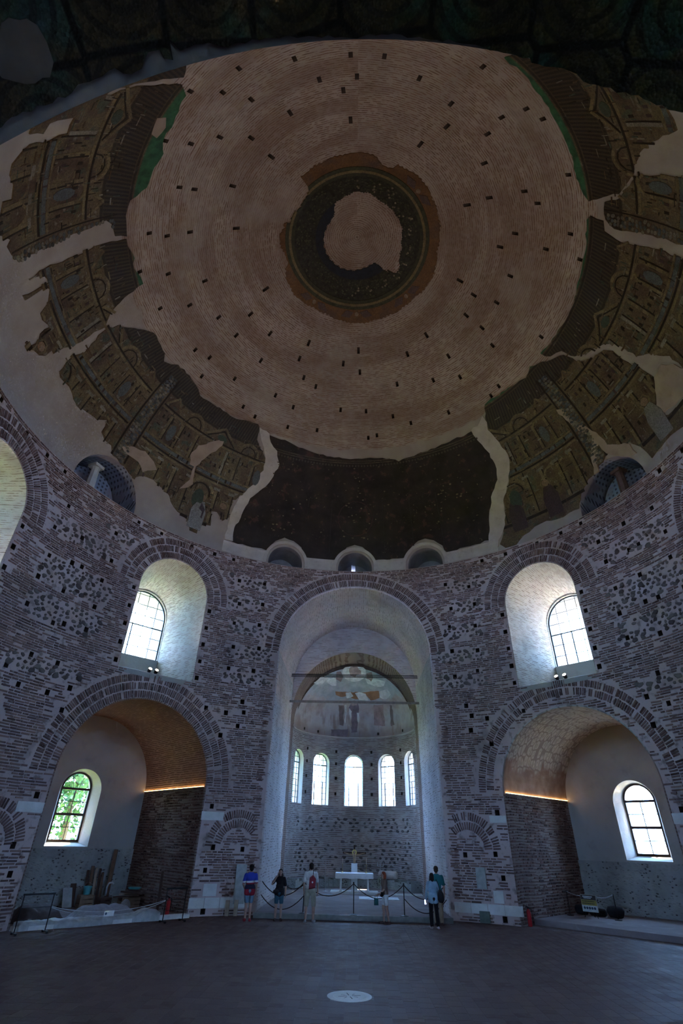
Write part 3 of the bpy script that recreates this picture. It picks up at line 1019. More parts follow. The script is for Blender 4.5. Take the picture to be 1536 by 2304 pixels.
# ================================================================ mosaics
# outlines of the surviving patches on the dome: (azimuth, elevation) in degrees
T = {
    'sliver':[(-148.2, 33.8), (-144.0, 28.75), (-140.6, 24.03), (-136.3, 14.12), (-135.0, 12.71), (-132.5, 12.95), (-132.1, 15.54), (-133.7, 16.11), (-134.4, 22.4), (-137.3, 23.04), (-140.0, 25.49), (-142.4, 29.98), (-145.9, 35.35)],
    'B':[(-144.4, 36.26), (-142.9, 38.25), (-139.0, 39.07), (-135.2, 39.65), (-132.3, 39.26), (-128.7, 40.66), (-125.2, 39.65), (-120.2, 39.36), (-118.1, 37.5), (-117.2, 36.19), (-115.2, 35.72), (-112.1, 35.58), (-108.6, 35.73), (-109.6, 33.19), (-112.5, 32.47), (-113.6, 31.31), (-113.2, 29.13), (-112.8, 25.81), (-112.7, 22.97), (-112.2, 19.15), (-112.4, 15.85), (-112.5, 12.52), (-114.1, 11.37), (-115.9, 10.69), (-116.6, 11.44), (-118.2, 9.54), (-122.8, 4.13), (-124.8, 4.07), (-121.6, 9.65), (-123.2, 10.02), (-122.9, 11.78), (-125.2, 11.96), (-126.9, 10.84), (-128.5, 10.92), (-130.0, 12.58), (-130.8, 13.57), (-130.6, 16.48), (-131.6, 20.24), (-134.2, 20.42), (-137.1, 23.16), (-139.6, 26.4), (-141.5, 30.14)],
    'C':[(-108.0, 35.71), (-108.5, 32.34), (-108.6, 29.87), (-108.3, 23.92), (-108.7, 17.58), (-108.5, 14.05), (-107.9, 16.9), (-106.0, 18.14), (-106.1, 14.34), (-106.6, 11.91), (-105.6, 12.07), (-105.6, 16.78), (-104.5, 17.68), (-102.5, 16.58), (-101.7, 14.26), (-100.3, 14.21), (-98.1, 15.4), (-98.5, 12.71), (-97.5, 11.5), (-98.0, 9.76), (-99.3, 9.6), (-99.3, 8.99), (-97.8, 9.22), (-94.5, 11.48), (-94.3, 13.26), (-93.5, 13.37), (-92.0, 18.08), (-91.3, 22.02), (-90.7, 25.99), (-92.0, 27.59), (-93.8, 31.24), (-94.6, 34.96), (-95.2, 37.83), (-97.3, 37.55), (-100.0, 36.43), (-102.7, 37.06), (-105.3, 36.12)],
    'D':[(-90.0, 26.9), (-89.1, 28.96), (-86.1, 31.91), (-81.7, 35.61), (-79.0, 35.58), (-74.7, 35.11), (-73.3, 33.74), (-70.9, 34.74), (-69.4, 36.04), (-64.4, 36.24), (-59.5, 35.35), (-57.7, 34.41), (-52.5, 34.73), (-42.2, 35.04), (-40.8, 35.62), (-36.0, 36.13), (-34.7, 35.25), (-34.5, 32.04), (-31.6, 29.71), (-29.2, 27.17), (-28.7, 23.41), (-30.9, 18.92), (-34.1, 16.0), (-34.9, 14.45), (-35.8, 14.14), (-35.4, 9.28), (-36.9, 7.84), (-39.0, 9.57), (-40.5, 9.31), (-39.7, 5.6), (-42.3, 4.92), (-42.5, 2.38), (-44.6, 2.44), (-45.2, 4.34), (-47.3, 5.24), (-50.1, 6.33), (-52.1, 8.35), (-55.1, 9.22), (-57.3, 9.79), (-59.6, 9.3), (-62.0, 7.54), (-65.1, 8.5), (-68.9, 8.8), (-70.3, 10.44), (-72.3, 10.37), (-74.0, 11.17), (-74.5, 14.1), (-76.2, 12.62), (-78.8, 12.15), (-81.8, 11.24), (-83.5, 11.4), (-86.1, 12.39), (-88.9, 11.89), (-90.0, 12.47), (-90.2, 14.92), (-90.2, 16.92), (-89.0, 19.41), (-90.0, 23.8), (-90.1, 25.71)],
    'F':[(-31.1, 34.69), (-25.4, 34.68), (-17.1, 33.52), (-10.0, 32.51), (-0.4, 32.36), (9.2, 32.25), (14.6, 30.64), (15.8, 30.97), (25.9, 32.07), (40.2, 32.65), (41.0, 30.39), (41.8, 28.09), (43.0, 25.0), (43.1, 20.5), (42.2, 17.72), (39.7, 15.0), (37.8, 10.79), (35.7, 3.59), (24.5, 3.04), (23.6, 5.09), (21.4, 6.99), (19.3, 7.85), (17.2, 7.55), (15.3, 6.19), (13.9, 3.35), (5.1, 3.1), (3.8, 5.42), (2.0, 6.96), (-0.2, 7.59), (-2.3, 6.79), (-4.0, 5.08), (-5.1, 3.0), (-13.2, 2.79), (-14.6, 5.76), (-17.0, 7.3), (-19.5, 7.75), (-21.8, 6.43), (-23.2, 4.77), (-24.0, 3.33), (-33.2, 3.42), (-33.5, 6.78), (-32.3, 12.15), (-31.5, 16.2), (-27.9, 20.43), (-26.5, 24.03), (-25.5, 27.5), (-27.4, 30.93), (-30.2, 32.74)],
    'G':[(48.1, 37.12), (49.6, 37.37), (56.4, 36.94), (63.8, 35.86), (67.1, 37.0), (70.6, 35.73), (73.1, 34.18), (76.4, 32.5), (77.6, 29.11), (80.1, 27.36), (84.2, 25.51), (85.5, 23.76), (86.0, 19.59), (86.9, 16.37), (87.7, 13.05), (86.8, 11.58), (84.8, 10.04), (82.7, 6.92), (86.8, 5.8), (93.8, 4.42), (91.6, 2.03), (86.2, 2.08), (83.2, 2.74), (77.8, 1.91), (77.4, 3.31), (76.8, 5.39), (74.9, 8.1), (72.1, 9.71), (69.1, 9.04), (65.7, 7.39), (63.0, 6.85), (60.4, 5.0), (58.7, 1.99), (54.7, 2.08), (50.4, 3.0), (47.4, 2.83), (44.3, 1.76), (42.2, 0.15), (39.4, 0.25), (38.2, 1.56), (39.6, 4.08), (40.4, 6.2), (41.6, 9.36), (41.9, 12.28), (44.2, 15.03), (46.2, 18.45), (47.1, 22.47), (46.7, 26.53), (44.9, 30.29), (45.7, 32.91)],
    'I':[(151.4, 37.75), (146.2, 37.45), (140.9, 37.87), (135.4, 38.12), (131.6, 37.99), (126.4, 38.0), (121.1, 38.34), (117.5, 37.53), (115.8, 36.56), (117.2, 33.51), (118.3, 30.32), (121.7, 27.77), (126.5, 25.17), (128.1, 23.11), (130.3, 18.54), (131.0, 17.09), (132.5, 17.0), (134.2, 17.47), (134.7, 14.74), (138.0, 13.08), (142.4, 23.37), (149.2, 32.66)],
    'Hh':[(116.1, 33.29), (117.5, 30.17), (121.4, 27.3), (122.6, 25.54), (122.9, 22.61), (123.4, 17.87), (123.7, 15.29), (113.1, 15.03), (112.2, 17.72), (111.6, 25.97), (110.7, 31.38), (112.3, 33.27)],
    'J':[(111.4, 37.26), (112.4, 36.5), (111.8, 33.82), (109.5, 33.41), (108.2, 29.78), (108.6, 26.56), (109.6, 22.1), (109.5, 17.22), (109.8, 14.33), (96.8, 8.21), (93.2, 5.16), (93.3, 9.52), (93.1, 12.84), (91.0, 16.26), (88.3, 18.69), (87.1, 24.16), (85.4, 26.26), (81.2, 28.14), (78.2, 30.23), (76.9, 33.55), (73.6, 34.89), (72.1, 37.24), (75.4, 36.86), (82.1, 36.61), (88.6, 36.39), (93.9, 37.07), (99.4, 37.07), (104.0, 37.04)],
    'pl1':[(-44.1, 28.22), (-47.0, 26.49), (-50.5, 23.36), (-51.3, 20.05), (-50.5, 17.9), (-49.1, 17.96), (-48.8, 14.33), (-50.4, 11.08), (-48.6, 12.27), (-47.5, 13.7), (-48.6, 18.25), (-46.1, 23.34), (-44.0, 26.6)],
    'pl2':[(-68.1, 11.71), (-65.5, 13.67), (-62.5, 14.48), (-59.2, 13.53), (-57.6, 12.36), (-60.6, 9.91), (-62.7, 11.3), (-66.6, 11.06)],
    'pl3':[(65.1, 24.81), (66.8, 23.85), (67.0, 20.43), (68.6, 17.9), (70.2, 14.48), (70.8, 10.69), (75.0, 7.4), (75.3, 4.94), (73.3, 5.66), (70.9, 7.77), (69.6, 9.28), (69.1, 12.0), (68.1, 11.53), (66.2, 7.09), (64.9, 7.05), (66.3, 11.1), (68.9, 14.57), (66.6, 18.14), (65.6, 21.49)],
    'pl4':[(87.8, 13.19), (90.6, 13.44), (92.6, 11.25), (93.8, 8.38), (91.0, 5.87), (87.3, 6.39), (83.0, 7.24)],
    'pl5':[(-136.4, 35.81), (-137.0, 37.45), (-134.8, 38.39), (-132.1, 37.7), (-132.7, 36.33), (-134.7, 36.07)],
    'fig':[(-46.5, 13.57), (-44.2, 14.59), (-42.8, 11.48), (-42.7, 8.42), (-42.6, 6.01), (-45.0, 3.8), (-45.7, 7.14), (-45.6, 9.63)],
    'fig2':[(-99.1, 13.9), (-98.1, 15.71), (-96.8, 14.43), (-95.7, 13.19), (-95.8, 12.04), (-97.7, 12.53)],
    'fig3':[(82.9, 13.21), (84.8, 11.51), (83.1, 7.73), (80.8, 8.17), (80.4, 10.2)],
    'sm1':[(-35.2, 35.5), (-31.1, 34.97), (-29.8, 32.87), (-26.9, 31.04), (-25.1, 27.6), (-26.1, 23.85), (-27.7, 20.35), (-31.2, 16.16), (-32.1, 12.22), (-33.4, 6.82), (-33.1, 3.45), (-35.2, 3.16), (-35.3, 7.45), (-35.0, 11.27), (-34.2, 15.57), (-31.0, 20.41), (-29.5, 24.73), (-30.0, 28.24), (-32.2, 31.46)],
    'sm2':[(40.3, 32.87), (42.9, 33.12), (45.6, 34.94), (45.9, 32.79), (45.2, 30.76), (46.6, 26.59), (47.4, 22.33), (46.2, 18.45), (43.9, 15.17), (41.8, 11.74), (40.6, 6.14), (39.0, 3.72), (37.6, 1.03), (35.5, 2.06), (35.6, 3.85), (37.6, 10.83), (39.6, 15.05), (42.1, 17.77), (43.0, 20.55), (42.8, 25.05), (41.7, 28.14), (40.8, 30.45)],
    'med_out':[(174.1, 69.95), (169.5, 70.39), (164.3, 71.98), (156.3, 72.09), (155.0, 70.7), (148.6, 70.36), (137.1, 69.8), (128.3, 70.13), (118.1, 70.37), (108.2, 70.47), (97.4, 70.78), (86.9, 70.99), (74.4, 70.09), (61.9, 69.87), (47.3, 70.34), (33.2, 69.96), (18.2, 70.01), (2.0, 69.61), (-13.1, 69.99), (-25.5, 70.56), (-36.2, 70.54), (-51.7, 70.03), (-64.2, 70.62), (-74.6, 71.73), (-75.7, 73.0), (-83.4, 72.62), (-90.6, 72.1), (-99.0, 71.62), (-106.9, 71.49), (-106.3, 73.12), (-110.4, 73.58), (-115.7, 73.99), (-121.2, 73.77), (-122.0, 74.75), (-129.0, 74.74), (-139.7, 74.01), (-141.9, 72.15), (-142.3, 70.41), (-150.8, 70.43), (-160.2, 70.29), (-169.4, 70.13), (-176.7, 70.14)],
    'med_in':[(173.7, 79.17), (163.7, 79.19), (152.7, 79.84), (136.6, 79.63), (119.6, 79.45), (106.7, 79.24), (93.0, 79.62), (76.3, 79.22), (65.4, 78.94), (61.8, 77.98), (50.4, 77.55), (45.4, 78.67), (46.6, 79.8), (40.5, 81.86), (35.6, 82.99), (14.0, 82.75), (-9.1, 82.31), (-31.7, 82.06), (-54.6, 82.06), (-74.0, 82.02), (-90.6, 82.15), (-111.9, 82.44), (-126.9, 82.69), (-140.4, 82.2), (-145.1, 80.9), (-152.2, 80.33), (-165.8, 79.84), (-176.6, 79.2)],
    'vault':[(142.0, -11.961), (138.7, -11.952), (135.6, -11.984), (132.7, -11.988), (128.9, -12.007), (127.9, -12.041), (124.6, -12.055), (122.7, -12.082), (121.9, -12.046), (120.9, -12.031), (119.4, -12.049), (118.0, -12.128), (116.5, -12.125), (116.2, -12.079), (115.1, -12.063), (115.0, -12.16), (114.5, -12.141), (113.9, -12.102), (112.7, -12.118), (110.0, -12.126), (108.5, -12.1), (105.3, -12.101), (102.2, -12.12), (97.5, -12.111), (92.2, -12.101), (89.2, -12.099), (85.9, -12.109), (81.7, -12.1), (76.1, -12.075), (73.1, -12.06), (69.4, -12.038), (66.8, -12.033), (66.4, -12.005), (63.4, -11.997), (60.4, -11.981), (59.3, -11.953), (56.6, -11.938), (52.9, -11.93), (46.3, -11.909), (42.7, -11.895)],
    'vpl':[(133.7, -12.384), (131.6, -12.386), (130.0, -12.344), (129.7, -12.272), (129.7, -12.167), (130.8, -12.112), (132.8, -12.101), (134.9, -12.135), (136.1, -12.17), (136.9, -12.28)],
}


def ragged(poly, step=1.1, amp=.28):
    r = random.Random(len(poly)); out = []
    for (x0, y0), (x1, y1) in zip(poly, poly[1:] + poly[:1]):
        L = math.hypot((x1 - x0) * .9, y1 - y0); n = max(1, int(L / step))
        for k in range(n):
            f = k / n; j = amp if k else amp * .3
            out.append((x0 + (x1 - x0) * f + r.uniform(-j, j), y0 + (y1 - y0) * f + r.uniform(-j, j)))
    return out


def inside(poly, x, y):
    x = np.asarray(x, float); y = np.asarray(y, float); r = np.zeros(x.shape, bool)
    for (x0, y0), (x1, y1) in zip(poly, poly[1:] + poly[:1]):
        if y0 == y1: continue
        c = ((y0 > y) != (y1 > y)) & (x < (x1 - x0) * (y - y0) / (y1 - y0) + x0)
        r ^= c
    return r


def plate(name, poly, surf, th, mats, parent, step=2.2, amp=.28, rstep=1.1, grid=None, bottom=0.0):
    """thin layer with a torn outline lying on a curved surface; surf(x, y, off) -> points"""
    poly = ragged(poly, rstep, amp)
    P = np.array(poly)
    gx, gy = np.meshgrid(np.arange(P[:, 0].min(), P[:, 0].max(), step), np.arange(P[:, 1].min(), P[:, 1].max(), step if grid is None else grid))
    g = np.stack([gx.ravel(), gy.ravel()], -1); g = g[inside(poly, g[:, 0], g[:, 1])]
    n = len(P)
    vs, es, fs, *_ = delaunay_2d_cdt([Vector(p) for p in np.concatenate([P, g])], [(i, (i + 1) % n) for i in range(n)], [], 1, 1e-4)
    v2 = np.array([(v.x, v.y) for v in vs]); tri = [f for f in fs if inside(poly, *(v2[list(f)].mean(0)))]
    top = surf(v2[:, 0], v2[:, 1], th); bot = surf(v2[:, 0], v2[:, 1], bottom)
    cnt = {}
    for f in tri:
        for a, b in zip(f, f[1:] + f[:1] if isinstance(f, list) else tuple(f[1:]) + (f[0],)): cnt[(a, b)] = cnt.get((a, b), 0) + 1
    k = len(v2); F = [tuple(f) for f in tri] + [(a, b, k + b, k + a) for (a, b) in cnt if (b, a) not in cnt]
    o = link(name, mesh(name, np.concatenate([top, bot]), F, mats), parent)
    return o


def dsurf(a, e, off):
    P = domep(a, e, off); P[..., 2] -= ZC; return P


def m_mosaic():
    t = NT('mosaic_gold')
    X = t.xyz()
    rr_ = t.math('SQRT', t.math('ADD', t.math('MULTIPLY', X[0], X[0]), t.math('MULTIPLY', X[1], X[1])))
    n = t.noise(.8, 6, .62); n2 = t.noise(3.5, 5); v = t.vor(22, out=1)
    c = t.ramp(n, [(.28, (.07, .045, .034)), (.42, (.125, .085, .055)), (.55, (.17, .13, .07)), (.72, (.115, .105, .085))])
    c = t.mix(t.math('MULTIPLY', t.step(t.noise(1.7, 3), .58, .68), .7), c, (.07, .11, .08))
    tess = t.n('ShaderNodeSeparateColor', 0, {0: v})
    c = t.mix(t.math('MULTIPLY', tess, .55), c, (.03, .02, .015))
    c = t.mix(t.math('MULTIPLY', t.step(n2, .62, .72), .5), c, (.30, .28, .24))
    # braided border: dark rope between two lines, green field along the upper edge
    ph = t.math('ARCTAN2', X[0], X[1])
    braid = t.math('SINE', t.math('ADD', t.math('MULTIPLY', ph, 420.0), t.math('MULTIPLY', rr_, 14.0)))
    bcol = t.mix(t.step(braid, -.2, .4), (.034, .025, .02), (.062, .048, .03))
    inb = t.math('MULTIPLY', t.step(rr_, 9.32, 9.36), t.step(rr_, 9.98, 9.94))
    c = t.mix(inb, c, bcol)
    line = t.math('ADD', t.math('MULTIPLY', t.step(rr_, 9.94, 9.98), t.step(rr_, 10.06, 10.02)), t.math('MULTIPLY', t.step(rr_, 9.24, 9.27), t.step(rr_, 9.34, 9.31)))
    c = t.mix(t.math('MULTIPLY', line, .8), c, (.02, .015, .012))
    c = t.mix(t.step(rr_, 9.24, 9.18), c, t.ramp(n2, [(.35, (.03, .09, .05)), (.65, (.05, .17, .08))]))
    t.bump(t.vor(26), .5, .012)
    return t.done(c, .55, spec=.35)


def m_darkpanel():
    t = NT('dark_fresco')
    n = t.noise(1.2, 6, .6); f = t.noise(9, 6, .7)
    c = t.ramp(n, [(.3, (.022, .016, .015)), (.7, (.05, .036, .03))])
    c = t.mix(t.math('MULTIPLY', t.step(f, .63, .70), t.step(t.noise(.9, 4), .52, .62)), c, (.28, .22, .13))
    c = t.mix(t.math('MULTIPLY', t.step(t.noise(2.4, 5), .6, .66), .4), c, (.14, .06, .05))
    t.bump(f, .3, .01)
    return t.done(c, .7)


M_MOS = m_mosaic()
M_DARKP = m_darkpanel()
M_PALE = m_plaster('pale_plaster', (.48, .43, .40), (.62, .57, .54), (.36, .29, .26), .5, 1.5)
M_WARM = m_plaster('warm_plaster', (.34, .26, .22), (.44, .35, .30), (.28, .21, .18), .5, 1.5)
PANEL_LABEL = {'sliver': 'narrow strip of mosaic beside the near arch', 'B': 'large torn mosaic panel upper left', 'C': 'torn mosaic panel with a robed figure at its lower corner',
               'D': 'gold mosaic panel with facade and standing figures', 'F': 'blackened fresco panel above the altar bay', 'G': 'mosaic panel right of the blackened fresco',
               'I': 'mosaic panel upper right by the near arch', 'Hh': 'mosaic panel between two cracks on the right', 'J': 'wide mosaic panel on the right'}
panels = {}
for k, lab in PANEL_LABEL.items():
    o = plate('mosaic_panel' if k != 'F' else 'fresco_panel', T[k], dsurf, .035 if k != 'F' else .03, [M_MOS if k != 'F' else M_DARKP], ceiling)
    o['label'] = lab; panels[k] = o
for k in ('sm1', 'sm2'): plate('plaster_seam', T[k], dsurf, .05, [M_PALE], ceiling)
for k, par in (('pl1', 'D'), ('pl2', 'D'), ('pl3', 'G'), ('pl4', 'G'), ('pl5', 'B')):
    plate('plaster_patch', T[k], dsurf, .05, [M_WARM], panels[par])

# figures and painted architecture laid out in tesserae on the panels
CM = NT('tesserae')
cc_ = CM.n('ShaderNodeAttribute', 'Color', attribute_name='Col')
cc_ = CM.mix(CM.math('MULTIPLY', CM.n('ShaderNodeSeparateColor', 0, {0: CM.vor(26, out=1)}), .5), cc_, (.03, .025, .02))
CM.bump(CM.vor(26), .5, .01)
CM = CM.done(cc_, .5)


class Inlay:
    def __init__(s, poly): s.p = poly; s.v = []; s.f = []; s.c = []
    def quad(s, pts, col, off=.042):
        a = np.array(pts, float)
        if not inside(s.p, *a.mean(0)): return
        n = len(s.v); P = dsurf(a[:, 0], a[:, 1], off + rng.random() * .004); Q = dsurf(a[:, 0], a[:, 1], .02)
        s.v += list(P) + list(Q); k = len(a)
        s.f += [tuple(n + i for i in range(k))] + [(n + i, n + (i + 1) % k, n + k + (i + 1) % k, n + k + i) for i in range(k)]
        s.c += [col] * (2 * k)
    def strip(s, x0, y0, x1, y1, w, col):
        L = math.hypot(x1 - x0, y1 - y0); n = max(1, int(L / 1.2)); nx, ny = -(y1 - y0) / L * w / 2, (x1 - x0) / L * w / 2
        for k in range(n):
            a, b = k / n, (k + 1) / n
            q = [(x0 + (x1 - x0) * a + nx, y0 + (y1 - y0) * a + ny), (x0 + (x1 - x0) * b + nx, y0 + (y1 - y0) * b + ny),
                 (x0 + (x1 - x0) * b - nx, y0 + (y1 - y0) * b - ny), (x0 + (x1 - x0) * a - nx, y0 + (y1 - y0) * a - ny)]
            s.quad(q, np.array(col) * (.75 + .5 * rng.random()))
    def arc(s, x, y, r, w, col, a0=0, a1=PI):
        n = max(6, int(r * 3))
        for k in range(n):
            p, q = a0 + (a1 - a0) * k / n, a0 + (a1 - a0) * (k + 1) / n
            s.quad([(x + (r + d) * math.cos(t), y + (r + d) * math.sin(t)) for d, t in ((-w / 2, p), (-w / 2, q), (w / 2, q), (w / 2, p))], np.array(col) * (.75 + .5 * rng.random()))
    def blob(s, x, y, rx, ry, col):
        n = 10; s.quad([(x + rx * math.cos(2 * PI * k / n), y + ry * math.sin(2 * PI * k / n)) for k in range(n)], col, .05)
    def build(s, name, parent):
        if s.v: link(name, mesh(name, s.v, s.f, [CM], cols=np.array(s.c)), parent)


GOLD, DARK, PALE, GREEN, BLUE, PURP = (.20, .155, .085), (.03, .022, .017), (.25, .23, .19), (.07, .10, .075), (.12, .14, .15), (.08, .05, .055)


def facade(key, c, figures=()):
    i = Inlay(T[key])
    # lower storey
    for k in (-17, -13, -8.5, -4.2, 4.2, 8.5, 13, 17):
        i.strip(c + k, 6, c + k, 15, .75, GOLD); i.strip(c + k + .55, 6, c + k + .55, 15, .3, DARK); i.strip(c + k - .9, 15.2, c + k + .9, 15.2, .7, PALE)
    for e, w_, col in ((5.3, .7, DARK), (16.4, .5, GOLD), (17.0, .4, DARK), (18.0, .8, BLUE), (18.8, .4, GOLD), (26.2, .5, GOLD), (26.8, .4, DARK)):
        i.strip(c - 20, e, c + 20, e, w_, col)
    for k in (-15, -10.8, 10.8, 15): i.arc(c + k, 13.0, 1.7, .5, GOLD)
    i.arc(c, 12.5, 3.6, .8, GOLD); i.arc(c, 12.5, 2.7, .4, DARK); i.blob(c, 11, 1.6, 2.6, GREEN)
    # upper storey
    for k in (-16, -12, -7, -3.2, 3.2, 7, 12, 16):
        i.strip(c + k, 19.2, c + k, 25.6, .7, GOLD if abs(k) > 4 else PALE); i.strip(c + k + .5, 19.2, c + k + .5, 25.6, .3, DARK)
    for k in (-14, 14): i.arc(c + k, 24.2, 2.0, .5, GOLD); i.blob(c + k, 22, 1.1, 2.2, BLUE)
    for k in (-9.5, 9.5): i.arc(c + k, 27.0, 3.1, .6, GOLD); i.arc(c + k, 27, 2.3, .3, DARK)
    # pediment and dome between towers
    i.strip(c - 5.5, 27.2, c, 31.0, .6, GOLD); i.strip(c, 31.0, c + 5.5, 27.2, .6, GOLD)
    i.strip(c - 4.6, 27.2, c, 30.1, .3, DARK); i.strip(c, 30.1, c + 4.6, 27.2, .3, DARK); i.blob(c, 28.2, 1.5, .9, GREEN)
    for k in (-17, 17):
        i.strip(c + k - 2.6, 27.2, c + k, 30.4, .5, GOLD); i.strip(c + k, 30.4, c + k + 2.6, 27.2, .5, GOLD)
    # garland stripes between the panels
    for s in (-22.4, 22.4):
        i.strip(c + s - 1.9, 4, c + s - 1.9, 33.5, .25, DARK); i.strip(c + s + 1.9, 4, c + s + 1.9, 33.5, .25, DARK)
        for e in np.arange(5, 33, .75):
            for q in (-.9, 0, .9): i.blob(c + s + q + rng.normal() * .15, e + rng.normal() * .12, .42, .30, np.array(BLUE if rng.random() < .5 else PALE) * (.5 + .6 * rng.random()))
    # small windows, hatching and stray tesserae that make the facades busy
    for q in range(420):
        x, e = c + rng.uniform(-20, 20), rng.uniform(4, 33); L = rng.uniform(.4, 1.6); w_ = rng.uniform(.10, .26)
        col = (DARK, DARK, GOLD, PALE, (.10, .06, .03), GREEN)[rng.integers(6)]
        if rng.random() < .6: i.strip(x, e, x, e + L, w_, col)
        else: i.strip(x, e, x + L * 1.3, e, w_, col)
    for k in np.arange(-18, 18.1, 1.5):
        for e in (17.6, 20.6, 23.8, 9.0):
            if rng.random() < .6: i.strip(c + k - .25, e, c + k - .25, e + .9, .5, DARK if rng.random() < .6 else PURP)
    for x, robe, over in figures:
        i.blob(c + x, 11.6, .95, .85, (.30, .20, .13)); i.arc(c + x, 11.6, 1.35, .35, GOLD, 0, 2 * PI)
        i.quad([(c + x - 1.0, 10.7), (c + x + 1.0, 10.7), (c + x + 2.0, 8), (c + x + 1.8, 3.2), (c + x - 1.8, 3.2), (c + x - 2.0, 8)][::-1], robe, .048)
        i.quad([(c + x + .2, 10.4), (c + x + 1.5, 9), (c + x + 1.2, 4.5), (c + x - .6, 5)][::-1], over, .055)
        for q in (-1.2, -.5, .3, 1.0): i.strip(c + x + q * .8, 9.5, c + x + q * 1.4, 3.6, .22, np.array(robe) * .35)
    i.build('mosaic_architecture', panels[key])


facade('D', -45, [(1.2, (.30, .31, .32), (.09, .07, .10)), (7.2, PURP, PURP)])
facade('D', -90); facade('C', -90, [(-6.5, (.10, .09, .12), (.26, .28, .30))])
facade('B', -135); facade('G', 45, [(-.8, PURP, (.07, .04, .05)), (8.5, PURP, PURP)])
facade('G', 90, [(-7.2, (.26, .25, .24), (.07, .08, .12))]); facade('J', 90); facade('Hh', 135); facade('I', 135)
fb = Inlay(T['F'])
for e in (31.0, 31.6): fb.strip(-38, e, 42, e, .3, (.10, .075, .05))
for a in np.arange(-36, 42, 1.0): fb.blob(a, 30.2, .3, .28, (.09, .07, .05))
for q in range(260):
    a = rng.uniform(-30, 42); e = rng.uniform(9, 30)
    if rng.random() < .5 + .5 * math.sin(a * .25 + 1): fb.blob(a, e, .12 + .25 * rng.random(), .08 + .14 * rng.random(), np.array((.20, .15, .09)) * (.4 + rng.random()))
fb.arc(0, 15, 5, .2, (.08, .03, .028), 0, 2 * PI)
for a in (-14, -7, 8, 16, 24): fb.strip(a, 5, a, 20, .25, (.035, .026, .022))
fb.build('fresco_fragments', panels['F'])

# ---- crown medallion: torn outer ring, rainbow, fruit garland, dark blue band, bare brick in the middle
def radial(key):
    p = sorted(T[key]); a = np.array([q[0] for q in p]); e = np.array([q[1] for q in p])
    def f(x):
        x = (np.asarray(x) + 180) % 360 - 180
        return np.interp(x, np.concatenate([a[-3:] - 360, a, a[:3] + 360]), np.concatenate([e[-3:], e, e[:3]])) + .18 * np.sin(x * 1.9) + .12 * np.sin(x * 4.7 + 1)
    return f


LO, HI = radial('med_out'), radial('med_in')


def annulus(name, e0, e1, th, mat, parent, cut=True, rows=3):
    xs = np.arange(-180, 180, 1.5); V = []; F = []; n = len(xs)
    lo = np.maximum(e0, LO(xs)); hi = np.minimum(e1, HI(xs)); ok = hi - lo > .12
    for k in range(rows + 1): V.append(dsurf(xs, lo + (hi - lo) * k / rows, th))
    V.append(dsurf(xs, lo, 0)); V.append(dsurf(xs, hi, 0))
    for i in range(n):
        j = (i + 1) % n
        if not (ok[i] and ok[j]): continue
        for k in range(rows): F.append((k * n + i, k * n + j, (k + 1) * n + j, (k + 1) * n + i))
        F.append(((rows + 1) * n + i, (rows + 1) * n + j, j, i)); F.append((rows * n + i, rows * n + j, (rows + 2) * n + j, (rows + 2) * n + i))
    return link(name, mesh(name, np.concatenate(V), F, [mat]), parent)


def m_ring(name, cs, scale=3.0, tess=.4):
    t = NT(name); c = t.ramp(t.noise(scale, 5), [(.3, cs[0]), (.5, cs[1]), (.7, cs[2])])
    c = t.mix(t.math('MULTIPLY', t.n('ShaderNodeSeparateColor', 0, {0: t.vor(24, out=1)}), tess), c, (.03, .025, .02)); t.bump(t.vor(26), .4, .01)
    return t.done(c, .55)


med = annulus('medallion', 60, 73.2, .04, m_ring('mosaic_ochre', [(.16, .085, .04), (.24, .13, .06), (.15, .10, .08)], .9), ceiling)
med['label'] = 'round crown medallion of mosaic with torn edges'
annulus('rainbow_band', 73.1, 73.9, .07, m_ring('mosaic_green', [(.05, .055, .035), (.09, .10, .06), (.06, .06, .05)]), med)
annulus('rainbow_band', 73.9, 74.5, .085, m_ring('mosaic_gold_band', [(.20, .16, .08), (.27, .22, .11), (.18, .14, .08)]), med)
annulus('rainbow_band', 74.5, 75.3, .07, m_ring('mosaic_green2', [(.04, .045, .03), (.08, .085, .05), (.05, .05, .04)]), med)
annulus('garland_band', 75.3, 80.3, .045, m_ring('mosaic_garland', [(.028, .028, .024), (.05, .052, .04), (.07, .068, .05)], 5, .6), med)
annulus('blue_band', 80.3, 83.2, .045, m_ring('mosaic_blue', [(.018, .024, .04), (.028, .038, .06), (.02, .026, .04)]), med)
fr = Inlay([(-181, 60), (181, 60), (181, 90), (-181, 90)])
for k in range(22):
    a = k * 360 / 22
    for q in range(5):
        x, e = a + rng.normal() * 3.2, 77.4 + rng.normal() * .8
        if e < HI(x) - .3 and e < 79.8: fr.quad([(x + 1.0 * math.cos(t), e + .24 * math.sin(t)) for t in np.arange(0, 2 * PI, .9)], np.array((.30, .27, .19)) * (.6 + .7 * rng.random()), .06)
for k in range(700):
    x, e = rng.uniform(-180, 180), rng.uniform(75.8, 79.9)
    if e < HI(x) - .2: fr.quad([(x + 1.1 * math.cos(t), e + .2 * math.sin(t)) for t in np.arange(0, 2 * PI, 1.3)], np.array((.09, .10, .06)) * (.4 + .9 * rng.random()), .055)
for a in (45, -38, 133, 0):   # winged heads in the outer ring
    if LO(a) < 72.0:
        fr.quad([(a + 1.7 * math.cos(t), 72.0 + .55 * math.sin(t)) for t in np.arange(0, 2 * PI, .7)], (.36, .27, .20), .07); fr.arc(a, 72.0, .95, .25, GOLD, 0, 2 * PI)
        for s in (-1, 1): fr.quad([(a + s * 2.5, 72.4), (a + s * 9, 72.8), (a + s * 13, 71.2), (a + s * 6, 71.0)][::s], (.16, .11, .10), .06)
fr.build('garland_fruit', med)

